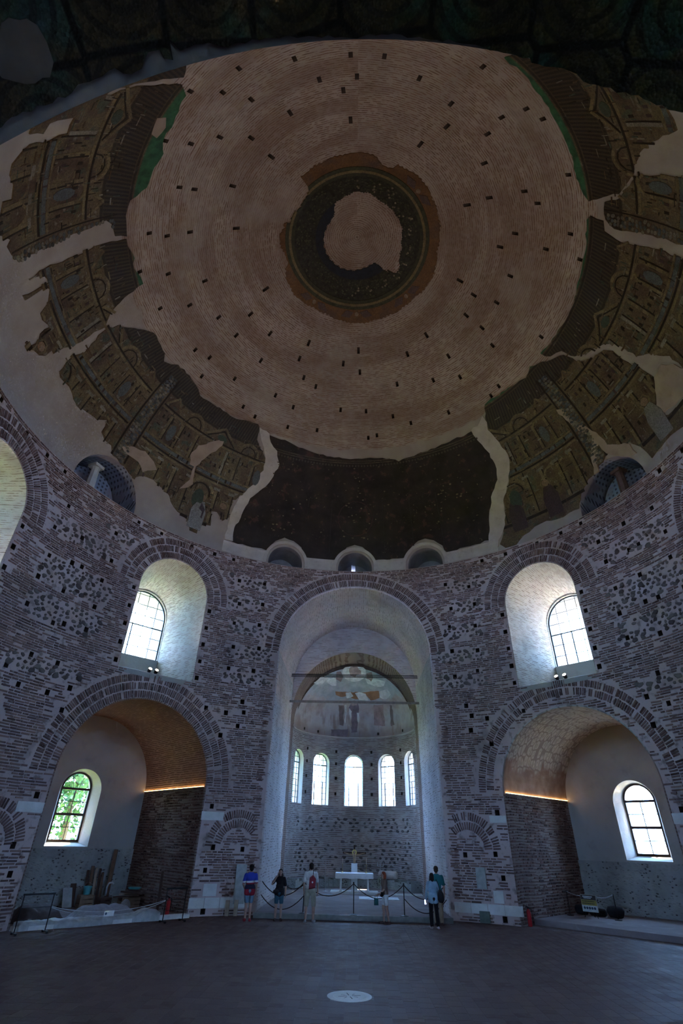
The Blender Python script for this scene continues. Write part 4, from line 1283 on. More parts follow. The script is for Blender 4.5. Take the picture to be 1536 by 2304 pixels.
# ---- pale masonry band and arched rims over the altar bay
def on_dome(t, z, off=0.0):
    """point at tangential offset t, height z above the cornice, on the dome face of a bay axis"""
    r = R * max(0, 1 - (max(z, 0) / DH) ** DN) ** (1 / DN) - off
    return math.sqrt(max(r * r - t * t, 0))


V = []; F = []
xs = np.arange(-35.5, 37.6, .5); es = np.arange(0, 3.3, .5)
idx = {}
for i, a in enumerate(xs):
    for j, e in enumerate(es):
        idx[i, j] = len(V); V.append(dsurf(a, e, .045 + (.02 if j == len(es) - 1 else 0)))
for i in range(len(xs) - 1):
    for j in range(len(es) - 1):
        a, e = xs[i] + .25, es[j] + .25; rz = dome_rz(e)
        if any(abs(a - c) * D2R * R < 1.1 for c in (-18.6, 0, 18.6)): continue
        F.append((idx[i, j], idx[i + 1, j], idx[i + 1, j + 1], idx[i, j + 1]))
link('masonry_band', mesh('masonry_band', V, F, [M_PALE]), ceiling)
for c in (-18.6, 0, 18.6):
    V = []; F = []; n = 24
    for rad, off in ((1.07, .0), (1.07, .09), (1.24, .09), (1.24, -.02)):
        for k in range(n + 1):
            th = PI * k / n; t = -rad * math.cos(th); z = .16 + rad * math.sin(th) * 1.0
            if k in (0, n): z = .0
            V.append((t, on_dome(t, z, off), z))
    for q in range(3): F += [(q * (n + 1) + k, q * (n + 1) + k + 1, (q + 1) * (n + 1) + k + 1, (q + 1) * (n + 1) + k) for k in range(n)]
    o = link('lunette_rim', mesh('lunette_rim', V, F, [M_PALE]), ceiling); o.rotation_euler = (0, 0, -c * D2R)

# ---- mosaic on the vault of the niche the picture is taken from
def m_vaultmos():
    t = NT('vault_mosaic')
    X = t.xyz()
    a = t.math('ARCTAN2', t.math('SUBTRACT', X[2], NS), X[0])
    uv = t.vec(t.math('MULTIPLY', a, 3.0), X[1], 0.0)
    e = t.vor(1.6, 'DISTANCE_TO_EDGE', vec=uv, rnd=.25); n = t.noise(2.4, 5, vec=uv)
    c = t.ramp(n, [(.3, (.05, .032, .022)), (.5, (.09, .06, .03)), (.62, (.05, .085, .065)), (.75, (.04, .06, .075))])
    c = t.mix(t.step(e, .05, .02), c, (.012, .009, .008))
    c = t.mix(t.math('MULTIPLY', t.step(t.math('SINE', t.math('MULTIPLY', t.vor(1.6, vec=uv, rnd=.25), 40.0)), .2, .7), .6), c, (.02, .015, .012))
    c = t.mix(t.math('MULTIPLY', t.n('ShaderNodeSeparateColor', 0, {0: t.vor(55, out=1)}), .5), c, (.012, .01, .008))
    t.bump(t.vor(55), .6, .008)
    return t.done(c, .5)


def vsurf(x, y, off):
    a = np.asarray(x) * D2R; r = NW - off
    return np.stack([r * np.cos(a), np.asarray(y) / 10.0, NS + r * np.sin(a)], -1)


ed = [(a, y * 10) for a, y in T['vault']]
ed = [(178, -119.3), (160, -119.2), (148, -119.4)] + ed + [(36, -118.9), (20, -118.7), (2, -118.9)]
nm = [o for o in COL.objects if o.name.startswith('wall_niche') and abs(o.rotation_euler.z + PI) < .01][0]
inv = nm.matrix_world.inverted()
vm = plate('vault_mosaic', ed + [(2, -160), (178, -160)], vsurf, .02, [m_vaultmos()], None, 4, .12, .7, 6.0)
vm.parent = nm; vm.matrix_parent_inverse = Matrix.Rotation(-PI, 4, 'Z').inverted()
vp = plate('plaster_patch', [(a, y * 10) for a, y in T['vpl']], vsurf, .03, [plain('dull_plaster', (.13, .105, .095), .95)], None, 4, .25, .7, 6.0)
vp.parent = nm; vp.matrix_parent_inverse = Matrix.Rotation(-PI, 4, 'Z').inverted()
# ---- fresco fragments in the half dome of the apse: (x, height above its base)
CF = {
    'roundel':[(0.79, 3.61), (0.75, 3.5), (0.61, 3.41), (0.4, 3.34), (0.13, 3.3), (-0.15, 3.29), (-0.42, 3.33), (-0.64, 3.4), (-0.78, 3.49), (-0.82, 3.59), (-0.77, 3.68), (-0.63, 3.76), (-0.41, 3.81), (-0.15, 3.83), (0.12, 3.83), (0.38, 3.81), (0.59, 3.77), (0.74, 3.7)],
    'seated':[(-0.25, 3.82), (0.19, 3.82), (0.28, 3.75), (0.59, 3.64), (0.49, 3.6), (0.16, 3.59), (0.08, 3.48), (-0.26, 3.53), (-0.38, 3.71)],
    'angelL':[(-1.2, 3.55), (-0.92, 3.61), (-0.76, 3.45), (-0.93, 3.22), (-1.26, 3.31)],
    'angelR':[(0.82, 3.58), (1.15, 3.56), (1.28, 3.36), (1.17, 3.24), (0.83, 3.41)],
    'wingL':[(-2.68, 2.73), (-2.12, 3.16), (-1.25, 3.34), (-1.26, 3.01), (-1.51, 2.97), (-1.99, 3.04), (-2.35, 2.78)],
    'wingR':[(0.75, 3.39), (1.33, 3.33), (2.09, 3.07), (2.02, 2.91), (1.55, 2.94), (0.92, 3.18)],
    'ochre':[(-1.31, 2.72), (0.09, 2.77), (1.68, 2.74), (1.73, 2.35), (1.15, 2.27), (0.85, 2.55), (0.18, 2.36), (-0.17, 2.43), (-0.42, 2.56), (-0.93, 2.46), (-1.27, 2.53)],
    'pA':[(-0.59, 2.72), (-0.25, 2.76), (-0.06, 2.53), (-0.51, 2.4)],
    'pB':[(0.04, 2.7), (0.34, 2.77), (0.79, 2.66), (1.02, 2.27), (0.35, 2.33), (0.17, 2.54)],
    'pC':[(1.72, 2.67), (2.23, 2.7), (2.46, 2.39), (2.17, 2.21), (1.77, 2.38)],
    'orant':[(-0.14, 2.22), (0.2, 2.22), (0.35, 1.86), (0.31, 1.5), (0.23, 0.36), (-0.19, 0.31), (-0.16, 1.49), (-0.38, 1.85)],
    'orhalo':[(0.22, 2.12), (0.19, 2.03), (0.11, 1.96), (0.01, 1.94), (-0.1, 1.96), (-0.18, 2.02), (-0.21, 2.11), (-0.18, 2.2), (-0.1, 2.27), (0.01, 2.29), (0.11, 2.27), (0.19, 2.21)],
    'cl1':[(-0.65, 2.02), (-0.5, 2.03), (-0.58, 0.91), (-0.66, 0.91)],
    'cl2':[(0.18, 1.57), (0.37, 1.57), (0.35, 0.97), (0.25, 1.01)],
    'cl3':[(-0.33, 1.85), (-0.16, 1.64), (-0.24, 1.15), (-0.33, 1.49)],
    'br1':[(1.36, 2.01), (1.98, 1.95), (2.13, 0.66), (1.36, 0.79)],
    'br2':[(-1.1, 1.99), (-0.72, 1.98), (-0.74, 0.72), (-1.0, 0.78)],
    'dk1':[(-1.57, 0.46), (-0.4, 0.54), (-0.48, 0.03), (-1.56, 0.01)],
    'dk2':[(2.42, 1.88), (2.57, 1.82), (2.72, 0.66), (2.49, 0.62)],
}
CR = AR - .06


def csurf(x, z, off):
    x = np.asarray(x, float); z = np.asarray(z, float); r = CR - off
    return np.stack([x, AY + np.sqrt(np.maximum(r * r - x * x - z * z, .01)), AZ + z], -1)


def m_fresco(name, c):
    t = NT(name); n = t.noise(3.0, 6, .62)
    return t.done(t.ramp(n, [(.3, tuple(x * .72 for x in c)), (.7, tuple(min(1, x * 1.2) for x in c))]), .95)


FM = dict(roundel=m_fresco('fresco_white', (.72, .73, .72)), seated=m_fresco('fresco_rose', (.42, .30, .28)), dark=m_fresco('fresco_umber', (.26, .19, .18)),
          ochre=m_fresco('fresco_ochre', (.38, .19, .10)), plum=m_fresco('fresco_plum', (.25, .19, .22)))
for k, mt in (('roundel', 'roundel'), ('seated', 'seated'), ('angelL', 'dark'), ('angelR', 'dark'), ('wingL', 'roundel'), ('wingR', 'roundel'), ('ochre', 'ochre'), ('pA', 'roundel'), ('pB', 'roundel'),
              ('pC', 'roundel'), ('orant', 'plum'), ('orhalo', 'seated'), ('cl1', 'roundel'), ('cl2', 'roundel'), ('cl3', 'roundel'), ('br1', 'seated'), ('br2', 'dark'), ('dk1', 'plum'), ('dk2', 'dark')):
    off = .012 + .006 * (k in ('seated', 'pA', 'pB', 'pC', 'angelL', 'angelR')) + .004 * (k in ('orhalo', 'cl1', 'cl2', 'cl3'))
    plate('fresco_fragment', CF[k], csurf, off, [FM[mt]], wall_apse, .3, .03, .15, .3)
cn = MB(); n = 40
for k in range(n):
    a0, a1 = (-88 + 176 * k / n) * D2R, (-88 + 176 * (k + 1) / n) * D2R
    cn.add([(r * math.sin(a), AY + r * math.cos(a), z) for a in (a0, a1) for r, z in ((AR + .05, AZ - .05), (AR - .1, AZ - .02), (AR - .1, AZ + .03), (AR + .05, AZ + .05))], [(0, 1, 5, 4), (1, 2, 6, 5), (2, 3, 7, 6)])
cn.build('trim_apse_cornice', M_PALE, label='thin cornice under the frescoed half dome', cat='cornice', kind='structure')
# ================================================================ windows
def m_glass():
    t = NT('glass')
    tr = t.n('ShaderNodeBsdfTransparent', 0, {'Color': (.96, .98, .98)})
    gl = t.n('ShaderNodeBsdfGlossy', 0, {'Roughness': .05})
    mx = t.n('ShaderNodeMixShader', 0, {0: .05, 1: tr, 2: gl})
    t.t.links.new(mx, t.t.nodes['Material Output'].inputs['Surface'])
    return t.m


GLASS = m_glass()
WOOD = plain('dark_window_wood', (.055, .03, .022), .5)
STEEL = plain('window_steel', (.03, .045, .06), .4, .4)


def arch_band(mb, hw, zb, zs, w, y0, y1, n=24, closed=True):
    """frame following a round-headed outline, w wide, between depths y0..y1"""
    o = arch(hw, zb, zs, n); i = arch(hw - w, zb + w, zs, n); k = len(o)
    V = [(t, y, z) for y in (y0, y1) for L in (o, i) for t, z in L]
    Fq = []
    for a in range(k if closed else k - 1):
        b = (a + 1) % k
        Fq += [(a, b, k + b, k + a), (2 * k + a, 3 * k + a, 3 * k + b, 2 * k + b), (k + a, k + b, 3 * k + b, 3 * k + a), (a, 2 * k + a, 2 * k + b, b)]
    mb.add(V, Fq)


def pane_mesh(w, h):
    b = MB().box((0, 0, 0), (w / 2, .004, h / 2)); return mesh('pane', b.v, b.f, [GLASS])


wn = [0]


def window(kind, origin, phi, hw, zb, zs, label):
    """frame > bars and panes; local x tangential, y outwards"""
    wn[0] += 1
    f = MB()
    if kind == 'niche':
        arch_band(f, hw, zb, zs, .085, -.05, .05)
        f.box((0, 0, zs - .02), (hw - .05, .045, .045)); f.box((0, 0, (zb + zs) / 2 + .02), (hw - .05, .045, .05)); f.box((0, 0, zb + .05), (hw - .04, .05, .06))
        o = f.build('window_%d' % wn[0], WOOD, label=label, cat='window', kind='structure')
        g = MB(); g.box((0, 0, (zb + zs) / 2), (.016, .02, (zs - zb) / 2))
        mid = (zb + zs) / 2
        for z in ((zb + .1 + mid) / 2, (zs + mid) / 2): g.box((0, 0, z), (hw - .08, .02, .014))
        for s in (-1, 1):   # fan light bars
            g.tube([(s * (.13 + .16 * q * q * .2), 0, zs + q * (hw - .1)) if 0 else (s * (.12 + .16 * q), 0, zs + math.sqrt(max(0, 1 - (.12 + .16 * q) ** 2 / hw ** 2)) * hw * q * .97) for q in np.linspace(0, 1, 6)], .014, 6)
        g.build('glazing_bar', WOOD, o)
        xs = [-hw + .08, 0, hw - .08]; zz = [zb + .1, (zb + .1 + mid) / 2, mid, (zs + mid) / 2, zs]
        fan = MB()
        for a0, a1 in ((8, 65), (67, 113), (115, 172)):
            A = [(.0 if a0 == 67 else (.2 if a0 < 50 else -.2), .02)] + [((hw - .06) * math.cos(a * D2R), (hw - .06) * math.sin(a * D2R)) for a in np.linspace(a0, a1, 8)]
            fm = MB().add([(x, y, zs + z) for y in (-.004, .004) for x, z in A], [tuple(range(9)), tuple(range(17, 8, -1))] + [(i, (i + 1) % 9, 9 + (i + 1) % 9, 9 + i) for i in range(9)])
            fm.build('pane', GLASS, o)
    else:
        w = .05 if kind == 'upper' else .035
        arch_band(f, hw, zb, zs, w, -.03, .03)
        o = f.build('window_%d' % wn[0], STEEL, label=label, cat='window', kind='structure')
        n = 5 if kind == 'upper' else 4
        st = 2 * hw / n
        xs = [-hw + st * i for i in range(n + 1)]; zz = [zb]
        while zz[-1] < zs + hw - .05: zz.append(zz[-1] + (st if kind == 'upper' else st * 1.12))
        g = MB(); bw = .013 if kind == 'upper' else .014
        for x in xs[1:-1]: g.box((x, 0, (zb + zs + math.sqrt(hw * hw - x * x)) / 2), (bw, .012, (zs + math.sqrt(hw * hw - x * x) - zb) / 2))
        for z in zz[1:]:
            h = hw if z <= zs else math.sqrt(max(hw * hw - (z - zs) ** 2, 0))
            if h > .1: g.box((0, 0, z), (h, .012, bw))
        g.build('glazing_bar', STEEL, o)
        c = MB()
        if kind == 'upper':
            c.box((0, 0, zz[3]), (hw, .02, .025)); c.box((xs[1 if phi > 0 else 1] * 1.0, 0, (zb + zz[3]) / 2), (.025, .02, (zz[3] - zb) / 2)); c.box((xs[2], 0, (zb + zz[3]) / 2), (.025, .02, (zz[3] - zb) / 2))
        else:
            c.box((0, 0, zs - .12), (hw, .025, .03)); c.box((0, 0, zz[4]), (hw * .55, .02, .016))
            for s in (-1, 1): c.box((s * hw * .55, 0, (zb + zz[4]) / 2), (.016, .02, (zz[4] - zb) / 2))
        c.build('casement', STEEL, o)
    pm = {}
    for i in range(len(xs) - 1):
        for j in range(len(zz) - 1):
            if min(abs(xs[i]), abs(xs[i + 1])) ** 2 + max(zz[j] - zs, 0) ** 2 > hw * hw: continue
            key = (round(xs[i + 1] - xs[i], 3), round(zz[j + 1] - zz[j], 3))
            if key not in pm: pm[key] = pane_mesh(*key)
            link('pane', pm[key], o, ((xs[i] + xs[i + 1]) / 2, 0, (zz[j] + zz[j + 1]) / 2))
    o.location = origin; o.rotation_euler = (0, 0, -phi * D2R)
    return o


for ph in BAYS:
    er, et = frame(ph)
    window('upper', er * 15.5, ph, 1.34, 9.8, 11.85, 'tall steel window in the upper wall ' + WHERE[ph])
    portal('skylight_portal', tuple(er * 15.75 + np.array([0, 0, 11.5])), tuple(-er), 2.7, 3.5)
    window('niche', er * 17.9, ph, .68, 2.16, 4.22, 'wooden sash window at the end of the niche ' + WHERE[ph])
    portal('skylight_portal', tuple(er * 18.35 + np.array([0, 0, 3.53])), tuple(-er), 1.45, 2.85)
for a, nm_ in zip(APSE_W, ('far left', 'second from left', 'middle', 'second from right', 'far right')):
    er, et = frame(a); c = er * 4.12 + np.array([0, AY, 0])
    window('apse', c, a, .58, 4.34, 6.74, 'tall apse window, ' + nm_ + ' of five')
    portal('skylight_portal', tuple(er * 5.0 + np.array([0, AY, 5.83])), tuple(-er), 1.16, 3.0)
for a in (-67, 67):
    er, et = frame(a)
    portal('skylight_portal', tuple(er * 14.7 + np.array([0, 0, ZC + .85])), tuple(-er), 2.5, 1.6)

# ---------------------------------------------------------------- lamps
WARM = (1.0, .78, .54)
LENS = glow('lamp_lens', (1.0, .85, .6), 14.0)
LED = glow('led_strip', (1.0, .58, .2), 8.0)
first = None


def floodlight(base, er, et, label):
    o = empty('floodlight', base, 0, label, 'lamp', 'floodlights on the window sills')
    a = -er * .75 + np.array([0, 0, .66]); a /= np.linalg.norm(a)
    h = MB(); h.tube([(0, 0, .10) - a * .09, (0, 0, .10) - a * .05, (0, 0, .10) + a * .05, (0, 0, .10) + a * .09], [.05, .075, .085, .085], 14)
    h.build('housing', IRON, o)
    b = MB(); b.box((0, 0, .012), (.05, .05, .012)); b.bar((0, 0, .02), (0, 0, .1), .02)
    b.build('bracket', IRON, o)
    l = MB(); l.tube([(0, 0, .10) + a * .088, (0, 0, .10) + a * .1], [.074, .06], 14); l.build('lens', LENS, o)
    ld = bpy.data.lights.new('flood_beam', 'SPOT'); ld.energy = 60.0; ld.color = WARM; ld.spot_size = math.radians(130); ld.spot_blend = .9; ld.shadow_soft_size = .06
    lo = bpy.data.objects.new('flood_beam', ld); COL.objects.link(lo); lo.parent = o; lo.location = np.array([0, 0, .10]) + a * .13
    up = -er * .5 + np.array([0, 0, .87])
    lo.rotation_euler = Vector(tuple(up)).to_track_quat('-Z', 'Y').to_euler()


FWH = {-45: 'left', 45: 'right', -90: 'left edge', 90: 'right edge', -135: 'rear left', 135: 'rear right', 180: 'rear'}
for ph, ts in ((-45, (-.26, .04)), (45, (-.04, .32)), (-90, (.1, .4)), (90, (-.4, -.1)), (-135, (.1, .4)), (135, (-.4, -.1)), (180, (.1, .4))):
    er, et = frame(ph)
    for k, t in enumerate(ts):
        d = 12.2; zz_ = 8.29 + (d - 12.0) * .277
        floodlight(tuple(er * d + et * t + np.array([0, 0, zz_])), er, et, 'small lit floodlight on the %s upper window sill, %s of the pair' % (FWH[ph], 'left one' if (k == 0) else 'right one'))
for ph in (-90, -45, 45, 90):
    er, et = frame(ph)
    for s in (-1, 1):
        tr = MB(); V0 = er * (11.78 if s * ph < 0 else 12.8) + et * s * (NW - .03); V1 = er * 17.2 + et * s * (NW - .03)
        o = empty('led_light_strip', tuple(V0 + np.array([0, 0, NS])), 0, 'warm glowing light strip along the vault springing, %s side of the %s niche' % ('near' if s * ph > 0 else 'altar', FWH[ph]), 'lamp', 'light strips in the niches')
        q = MB().bar((0, 0, -.03), tuple(V1 - V0 + np.array([0, 0, -.03])), .05, .03); q.build('profile', IRON, o)
        q = MB().bar((0, 0, -.008), tuple(V1 - V0 + np.array([0, 0, -.008])), .022, .02); q.build('glowing_strip', LED, o)
# ================================================================ furnishing
WHITE_CLOTH = plain('white_linen', (.80, .81, .80), .85, var=.05)
GOLDM = plain('gilt', (.62, .47, .16), .35, .7)
BRASS = plain('brass', (.45, .34, .16), .35, .8)
SILVER = plain('pewter', (.45, .45, .46), .35, .7)
DKWOOD = plain('dark_wood', (.075, .045, .035), .7)
MIDWOOD = plain('weathered_wood', (.19, .12, .08), .8)
PALEWOOD = plain('pale_wood', (.42, .34, .26), .8)
ROPE = plain('dark_rope', (.035, .02, .022), .8)
GREYTARP = plain('grey_tarpaulin', (.30, .30, .33), .7, var=.2)
WHITESHEET = plain('white_plastic_sheet', (.40, .43, .44), .5, var=.2)
TURQ = plain('turquoise_plastic', (.10, .42, .45), .5)
REDM = plain('red_enamel', (.42, .02, .025), .35)
DARKC = plain('black_fabric', (.015, .015, .018), .9)
CARD = plain('brown_cardboard', (.26, .18, .12), .85)
GREYP = plain('grey_panel', (.42, .45, .45), .6)
SKINB = plain('figure_flesh', (.42, .28, .18), .7)


def bay(phi, t, d, z=0.0):
    er, et = frame(phi); return tuple(er * d + et * t + np.array([0, 0, z]))


# floor medallion: marble disc with an eight-spoked rosette
med_c = (-.05, -.1, 0)
o = empty('floor_medallion', med_c, 0, 'round white marble disc with an eight-spoked star set in the floor', 'medallion')
MB().lathe([(.43, -.02), (.43, .004), (.42, .006), (.33, .006), (.325, .002), (.315, .002), (.31, .006), (.01, .006)], n=48).build('disc', MARBLE, o)
GROOVE = plain('groove_shadow', (.12, .13, .14), .9)
for k in range(8):
    a = k * PI / 4 + .25; r0, r1 = (.05, .22) if k % 2 == 0 else (.1, .19)
    MB().bar((r0 * math.cos(a), r0 * math.sin(a), .005), (r1 * math.cos(a), r1 * math.sin(a), .005), .018 if k % 2 == 0 else .01, .006).build('spoke', GROOVE, o)

# altar
ZF = .16
AYT = 19.9
o = empty('altar_table', (.07, AYT, ZF), 0, 'white marble altar table on four legs and a central pillar', 'table')
MB().box((0, 0, .04), (1.25, .7, .04)).build('base_step', MARBLE, o)
MB().box((0, 0, .80), (.95, .45, .05)).build('slab', MARBLE, o)
for sx in (-.72, .72):
    for sy in (-.3, .3): MB().lathe([(.07, .08), (.07, .12), (.05, .14), (.05, .68), (.07, .71), (.08, .75)], (sx, sy, 0), 14).build('leg', MARBLE, o, smooth=False)
MB().box((0, 0, .42), (.16, .16, .34)).build('pillar', MARBLE, o)
V = []; Fq = []; nx = 60
prof = [(-.52, .64), (-.50, .74), (-.49, .85), (-.47, .87), (-.2, .872), (.2, .872), (.47, .87), (.49, .85), (.52, .64)]
for i in range(nx + 1):
    x = -1.0 + 2.0 * i / nx
    for y, z in prof:
        hang = max(0, .86 - z)
        V.append((x, y * (1 + .05 * hang * math.sin(x * 21)), z + .01 * math.sin(x * 9) * (hang > .1)))
m_ = len(prof)
for i in range(nx):
    for j in range(m_ - 1): Fq.append((i * m_ + j, (i + 1) * m_ + j, (i + 1) * m_ + j + 1, i * m_ + j + 1))
for s, i in ((-1, 0), (1, nx)):
    b = len(V); V += [(s * (1.03 + .015 * math.sin(y * 30)), y * .98, .66) for y, z in prof]
    Fq += [(i * m_ + j, i * m_ + j + 1, b + j + 1, b + j) for j in range(1, m_ - 2)]
co = link('altar_cloth', mesh('altar_cloth', V, Fq, [WHITE_CLOTH], smooth=True), None, (.07, AYT, ZF))
tag(co, 'white linen cloth hanging over the edges of the altar table', 'cloth')
for s, nm_ in ((-1, 'left'), (1, 'right')):
    o = empty('candlestick', (.07 + s * .64, AYT, ZF + .873), 0, 'slim brass candlestick on the %s end of the altar cloth' % nm_, 'candlestick', 'candlesticks on the altar')
    MB().lathe([(.07, 0), (.07, .015), (.03, .04), (.018, .08), (.025, .12), (.012, .16), (.012, .36), (.03, .38), (.03, .39)], n=12).build('stick', BRASS, o)
    MB().lathe([(.012, .39), (.011, .66), (.002, .67)], n=8).build('candle', plain('wax', (.75, .70, .58), .5), o)
# crucifix on its white plinth behind the altar
o = empty('crucifix', (.07, 21.3, ZF), 0, 'dark wooden cross with a haloed figure standing behind the altar', 'crucifix')
MB().box((0, 0, .62), (.17, .12, .62)).build('plinth', WHITE_CLOTH, o)
c = MB(); c.box((0, .08, 1.55), (.045, .02, .55)); c.box((0, .08, 1.735), (.66, .02, .05)); c.build('cross', DKWOOD, o)
f = MB()
f.tube([(0, .03, 1.25), (.012, .02, 1.36), (.0, .0, 1.5), (-.005, .0, 1.62), (0, .01, 1.68)], [.06, .075, .075, .105, .04], 10)
for s in (-1, 1):
    f.tube([(s * .09, .01, 1.635), (s * .3, .03, 1.66), (s * .52, .05, 1.72), (s * .6, .05, 1.735)], [.036, .028, .02, .014], 8)
f.tube([(0, -.01, 1.67), (.0, -.015, 1.71), (.0, -.02, 1.77), (0, -.01, 1.83)], [.03, .052, .058, .02], 10)
f.build('figure', SKINB, o, smooth=True)
h = MB(); n = 24
h.add([(r * math.cos(2 * PI * k / n), y, 1.76 + r * math.sin(2 * PI * k / n)) for y in (.02, .045) for r in (.075, .135) for k in range(n)],
      [q for k in range(n) for q in ((k, (k + 1) % n, n + (k + 1) % n, n + k), (2 * n + k, 3 * n + k, 3 * n + (k + 1) % n, 2 * n + (k + 1) % n), (n + k, n + (k + 1) % n, 3 * n + (k + 1) % n, 3 * n + k), (k, 2 * n + k, 2 * n + (k + 1) % n, (k + 1) % n))])
h.build('halo', GOLDM, o)
# candle stands left and right of the altar
for x, y, lab, fl in ((-1.5, 20.4, 'thin metal candle stand left of the altar', 0), (1.5, 20.6, 'thin candle stand with flowers right of the altar', 1)):
    o = empty('candle_stand', (x, y, ZF), 0, lab, 'stand')
    b = MB(); b.lathe([(.16, 0), (.16, .015), (.05, .03), (.015, .06), (.013, 1.15), (.03, 1.17), (.03, 1.19)], n=12); b.build('pole', SILVER, o)
    b = MB(); b.bar((-.16, 0, 1.16), (.16, 0, 1.16), .02)
    for s in (-.16, 0, .16): b.lathe([(.022, 1.16), (.022, 1.22), (.012, 1.22), (.012, 1.34)], (s, 0, 0), 8)
    b.build('candle_arms', SILVER, o)
    if fl:
        g = MB(); rr = random.Random(5)
        for k in range(16):
            a, z = rr.uniform(0, 2 * PI), rr.uniform(.35, .7); x0, y0 = .13 * math.cos(a), .13 * math.sin(a)
            g.add([(x0 * .3, y0 * .3, z - .05), (x0 + .03, y0, z), (x0, y0 + .03, z + .05), (x0 - .03, y0, z + .01)], [(0, 1, 2, 3)])
        g.build('flowers', plain('dried_flowers', (.35, .38, .28), .8), o)
# low masonry bench round the apse, a stone drum and mats
b = MB(); n = 30
for k in range(n):
    a0, a1 = (-80 + 160 * k / n) * D2R, (-80 + 160 * (k + .96) / n) * D2R; hgt = .42 + .07 * math.sin(k * 2.3)
    b.add([(r * math.sin(a), AY + r * math.cos(a), z) for a in (a0, a1) for r, z in ((3.9, ZF), (3.2, ZF), (3.22, ZF + hgt), (3.9, ZF + hgt))], [(0, 1, 5, 4), (1, 2, 6, 5), (2, 3, 7, 6), (0, 3, 2, 1), (4, 5, 6, 7)])
b.build('stone_bench', RUBBLE_W, label='low rough stone bench curving along the foot of the apse wall', cat='bench')
o = MB(); o.tube([(-.62, 0, .2), (-.58, 0, .2), (-.5, 0, .2), (.5, 0, .2), (.58, 0, .2), (.62, 0, .2)], [.1, .17, .2, .2, .17, .1], 14)
sb = o.build('column_drum', M_PALE, label='pale stone column drum lying on the bench right of the altar', cat='stone', loc=(2.05, 23.05, ZF + .47)); sb.rotation_euler = (0, 0, -.6)
MB().box((0, 0, .012), (.95, .62, .012)).build('floor_mat', plain('pale_mat', (.62, .64, .66), .8), label='pale flat mat on the altar platform right of the altar', cat='mat', loc=(1.25, 17.2, ZF))
for k, y in enumerate((19.2, 19.75)):  # sunlight falling on the platform floor, imitated by two thin white slabs
    MB().box((0, 0, .02), (.75, .09, .02)).build('sun_streak', MARBLE, label='white strip standing in for sunlight on the platform floor, %s of two' % ('front one' if k == 0 else 'rear one'), cat='slab', group='imitated sunlight streaks on the platform', loc=(2.85, y, ZF))
MB().box((0, 0, .02), (.45, .25, .02)).build('floor_mat', plain('grey_mat', (.3, .31, .33), .8), label='small grey mat on the platform left of the altar', cat='mat', loc=(-1.45, 18.2, ZF))
# tie rods of the altar bay
for k in range(3):
    MB().tube([(-3.725, 17.0, 10.56 + .07 * k), (3.725, 17.0, 10.56 + .07 * k)], .02, 6).build('tie_rod', IRON, label='thin iron tie rod across the altar bay, %s of three' % ('lowest', 'middle', 'topmost')[k], cat='rod', group='upper tie rods')
MB().box((0, 17.0, 9.15), (3.725, .03, .06)).build('tie_beam', plain('rusted_iron', (.30, .25, .23), .8), label='flat rusty tie beam across the altar bay below the rods', cat='beam')

# stanchions and ropes along the platform edge
posts = [(-1.86, 10.65), (.03, 10.65), (1.93, 10.65)]
for (x, y), lab in zip(posts, ('leftmost', 'middle', 'rightmost')):
    o = empty('stanchion', (x, y, .175), 0, '%s black barrier post on the edge of the altar platform' % lab, 'barrier post', 'barrier posts on the platform')
    MB().lathe([(.15, 0), (.15, .012), (.06, .03), (.02, .035)], n=20).build('foot', IRON, o)
    MB().lathe([(.018, .03), (.018, .93)], n=12).build('post', IRON, o)
    MB().lathe([(.018, .92), (.026, .93), (.026, .97), (.012, .99)], n=12).build('cap', IRON, o)


def rope(a, b, sag, label, r=.016, mat=None, n=20, group='barrier ropes', name='rope'):
    a, b = np.array(a, float), np.array(b, float)
    P = [a + (b - a) * k / n - np.array([0, 0, sag * 4 * (k / n) * (1 - k / n)]) for k in range(n + 1)]
    return MB().tube(P, r, 6).build(name, mat or ROPE, label=label, cat='rope', group=group, smooth=True)


zt = 1.09
rope((-3.62, 11.6, 1.05), (-1.88, 10.65, zt), .42, 'upper dark rope from the left wall to the leftmost post')
rope((-3.62, 11.6, .62), (-1.88, 10.65, .68), .42, 'lower dark rope from the left wall to the leftmost post')
rope((-3.68, 17.4, .98), (-1.88, 10.68, zt - .06), .3, 'dark rope running back from the leftmost post to the bay wall')
rope((-1.84, 10.65, zt), (.01, 10.65, zt), .38, 'dark rope between the leftmost and middle posts')
rope((.05, 10.65, zt), (1.91, 10.65, zt), .42, 'dark rope between the middle and rightmost posts')
rope((1.95, 10.65, zt), (3.66, 11.6, 1.12), .45, 'upper dark rope from the rightmost post to the right wall')
rope((1.95, 10.65, .68), (3.66, 11.6, .62), .42, 'lower dark rope from the rightmost post to the right wall')

# wall plaques, meter box and short posts at the piers
def wallbox(name, mat, phi, z0, z1, w, th, label, cat, extra=None):
    er, et = frame(phi); o = empty(name, tuple(er * (R - .03) + np.array([0, 0, (z0 + z1) / 2])), -phi * D2R, label, cat)
    MB().box((0, -th / 2, 0), (w / 2, th / 2, (z1 - z0) / 2)).build('panel', mat, o)
    fr_ = MB(); hh = (z1 - z0) / 2
    for s in (-1, 1): fr_.box((s * (w / 2 - .012), -th - .004, 0), (.012, .006, hh)); fr_.box((0, -th - .004, s * (hh - .012)), (w / 2, .006, .012))
    fr_.build('rim', mat, o)
    return o


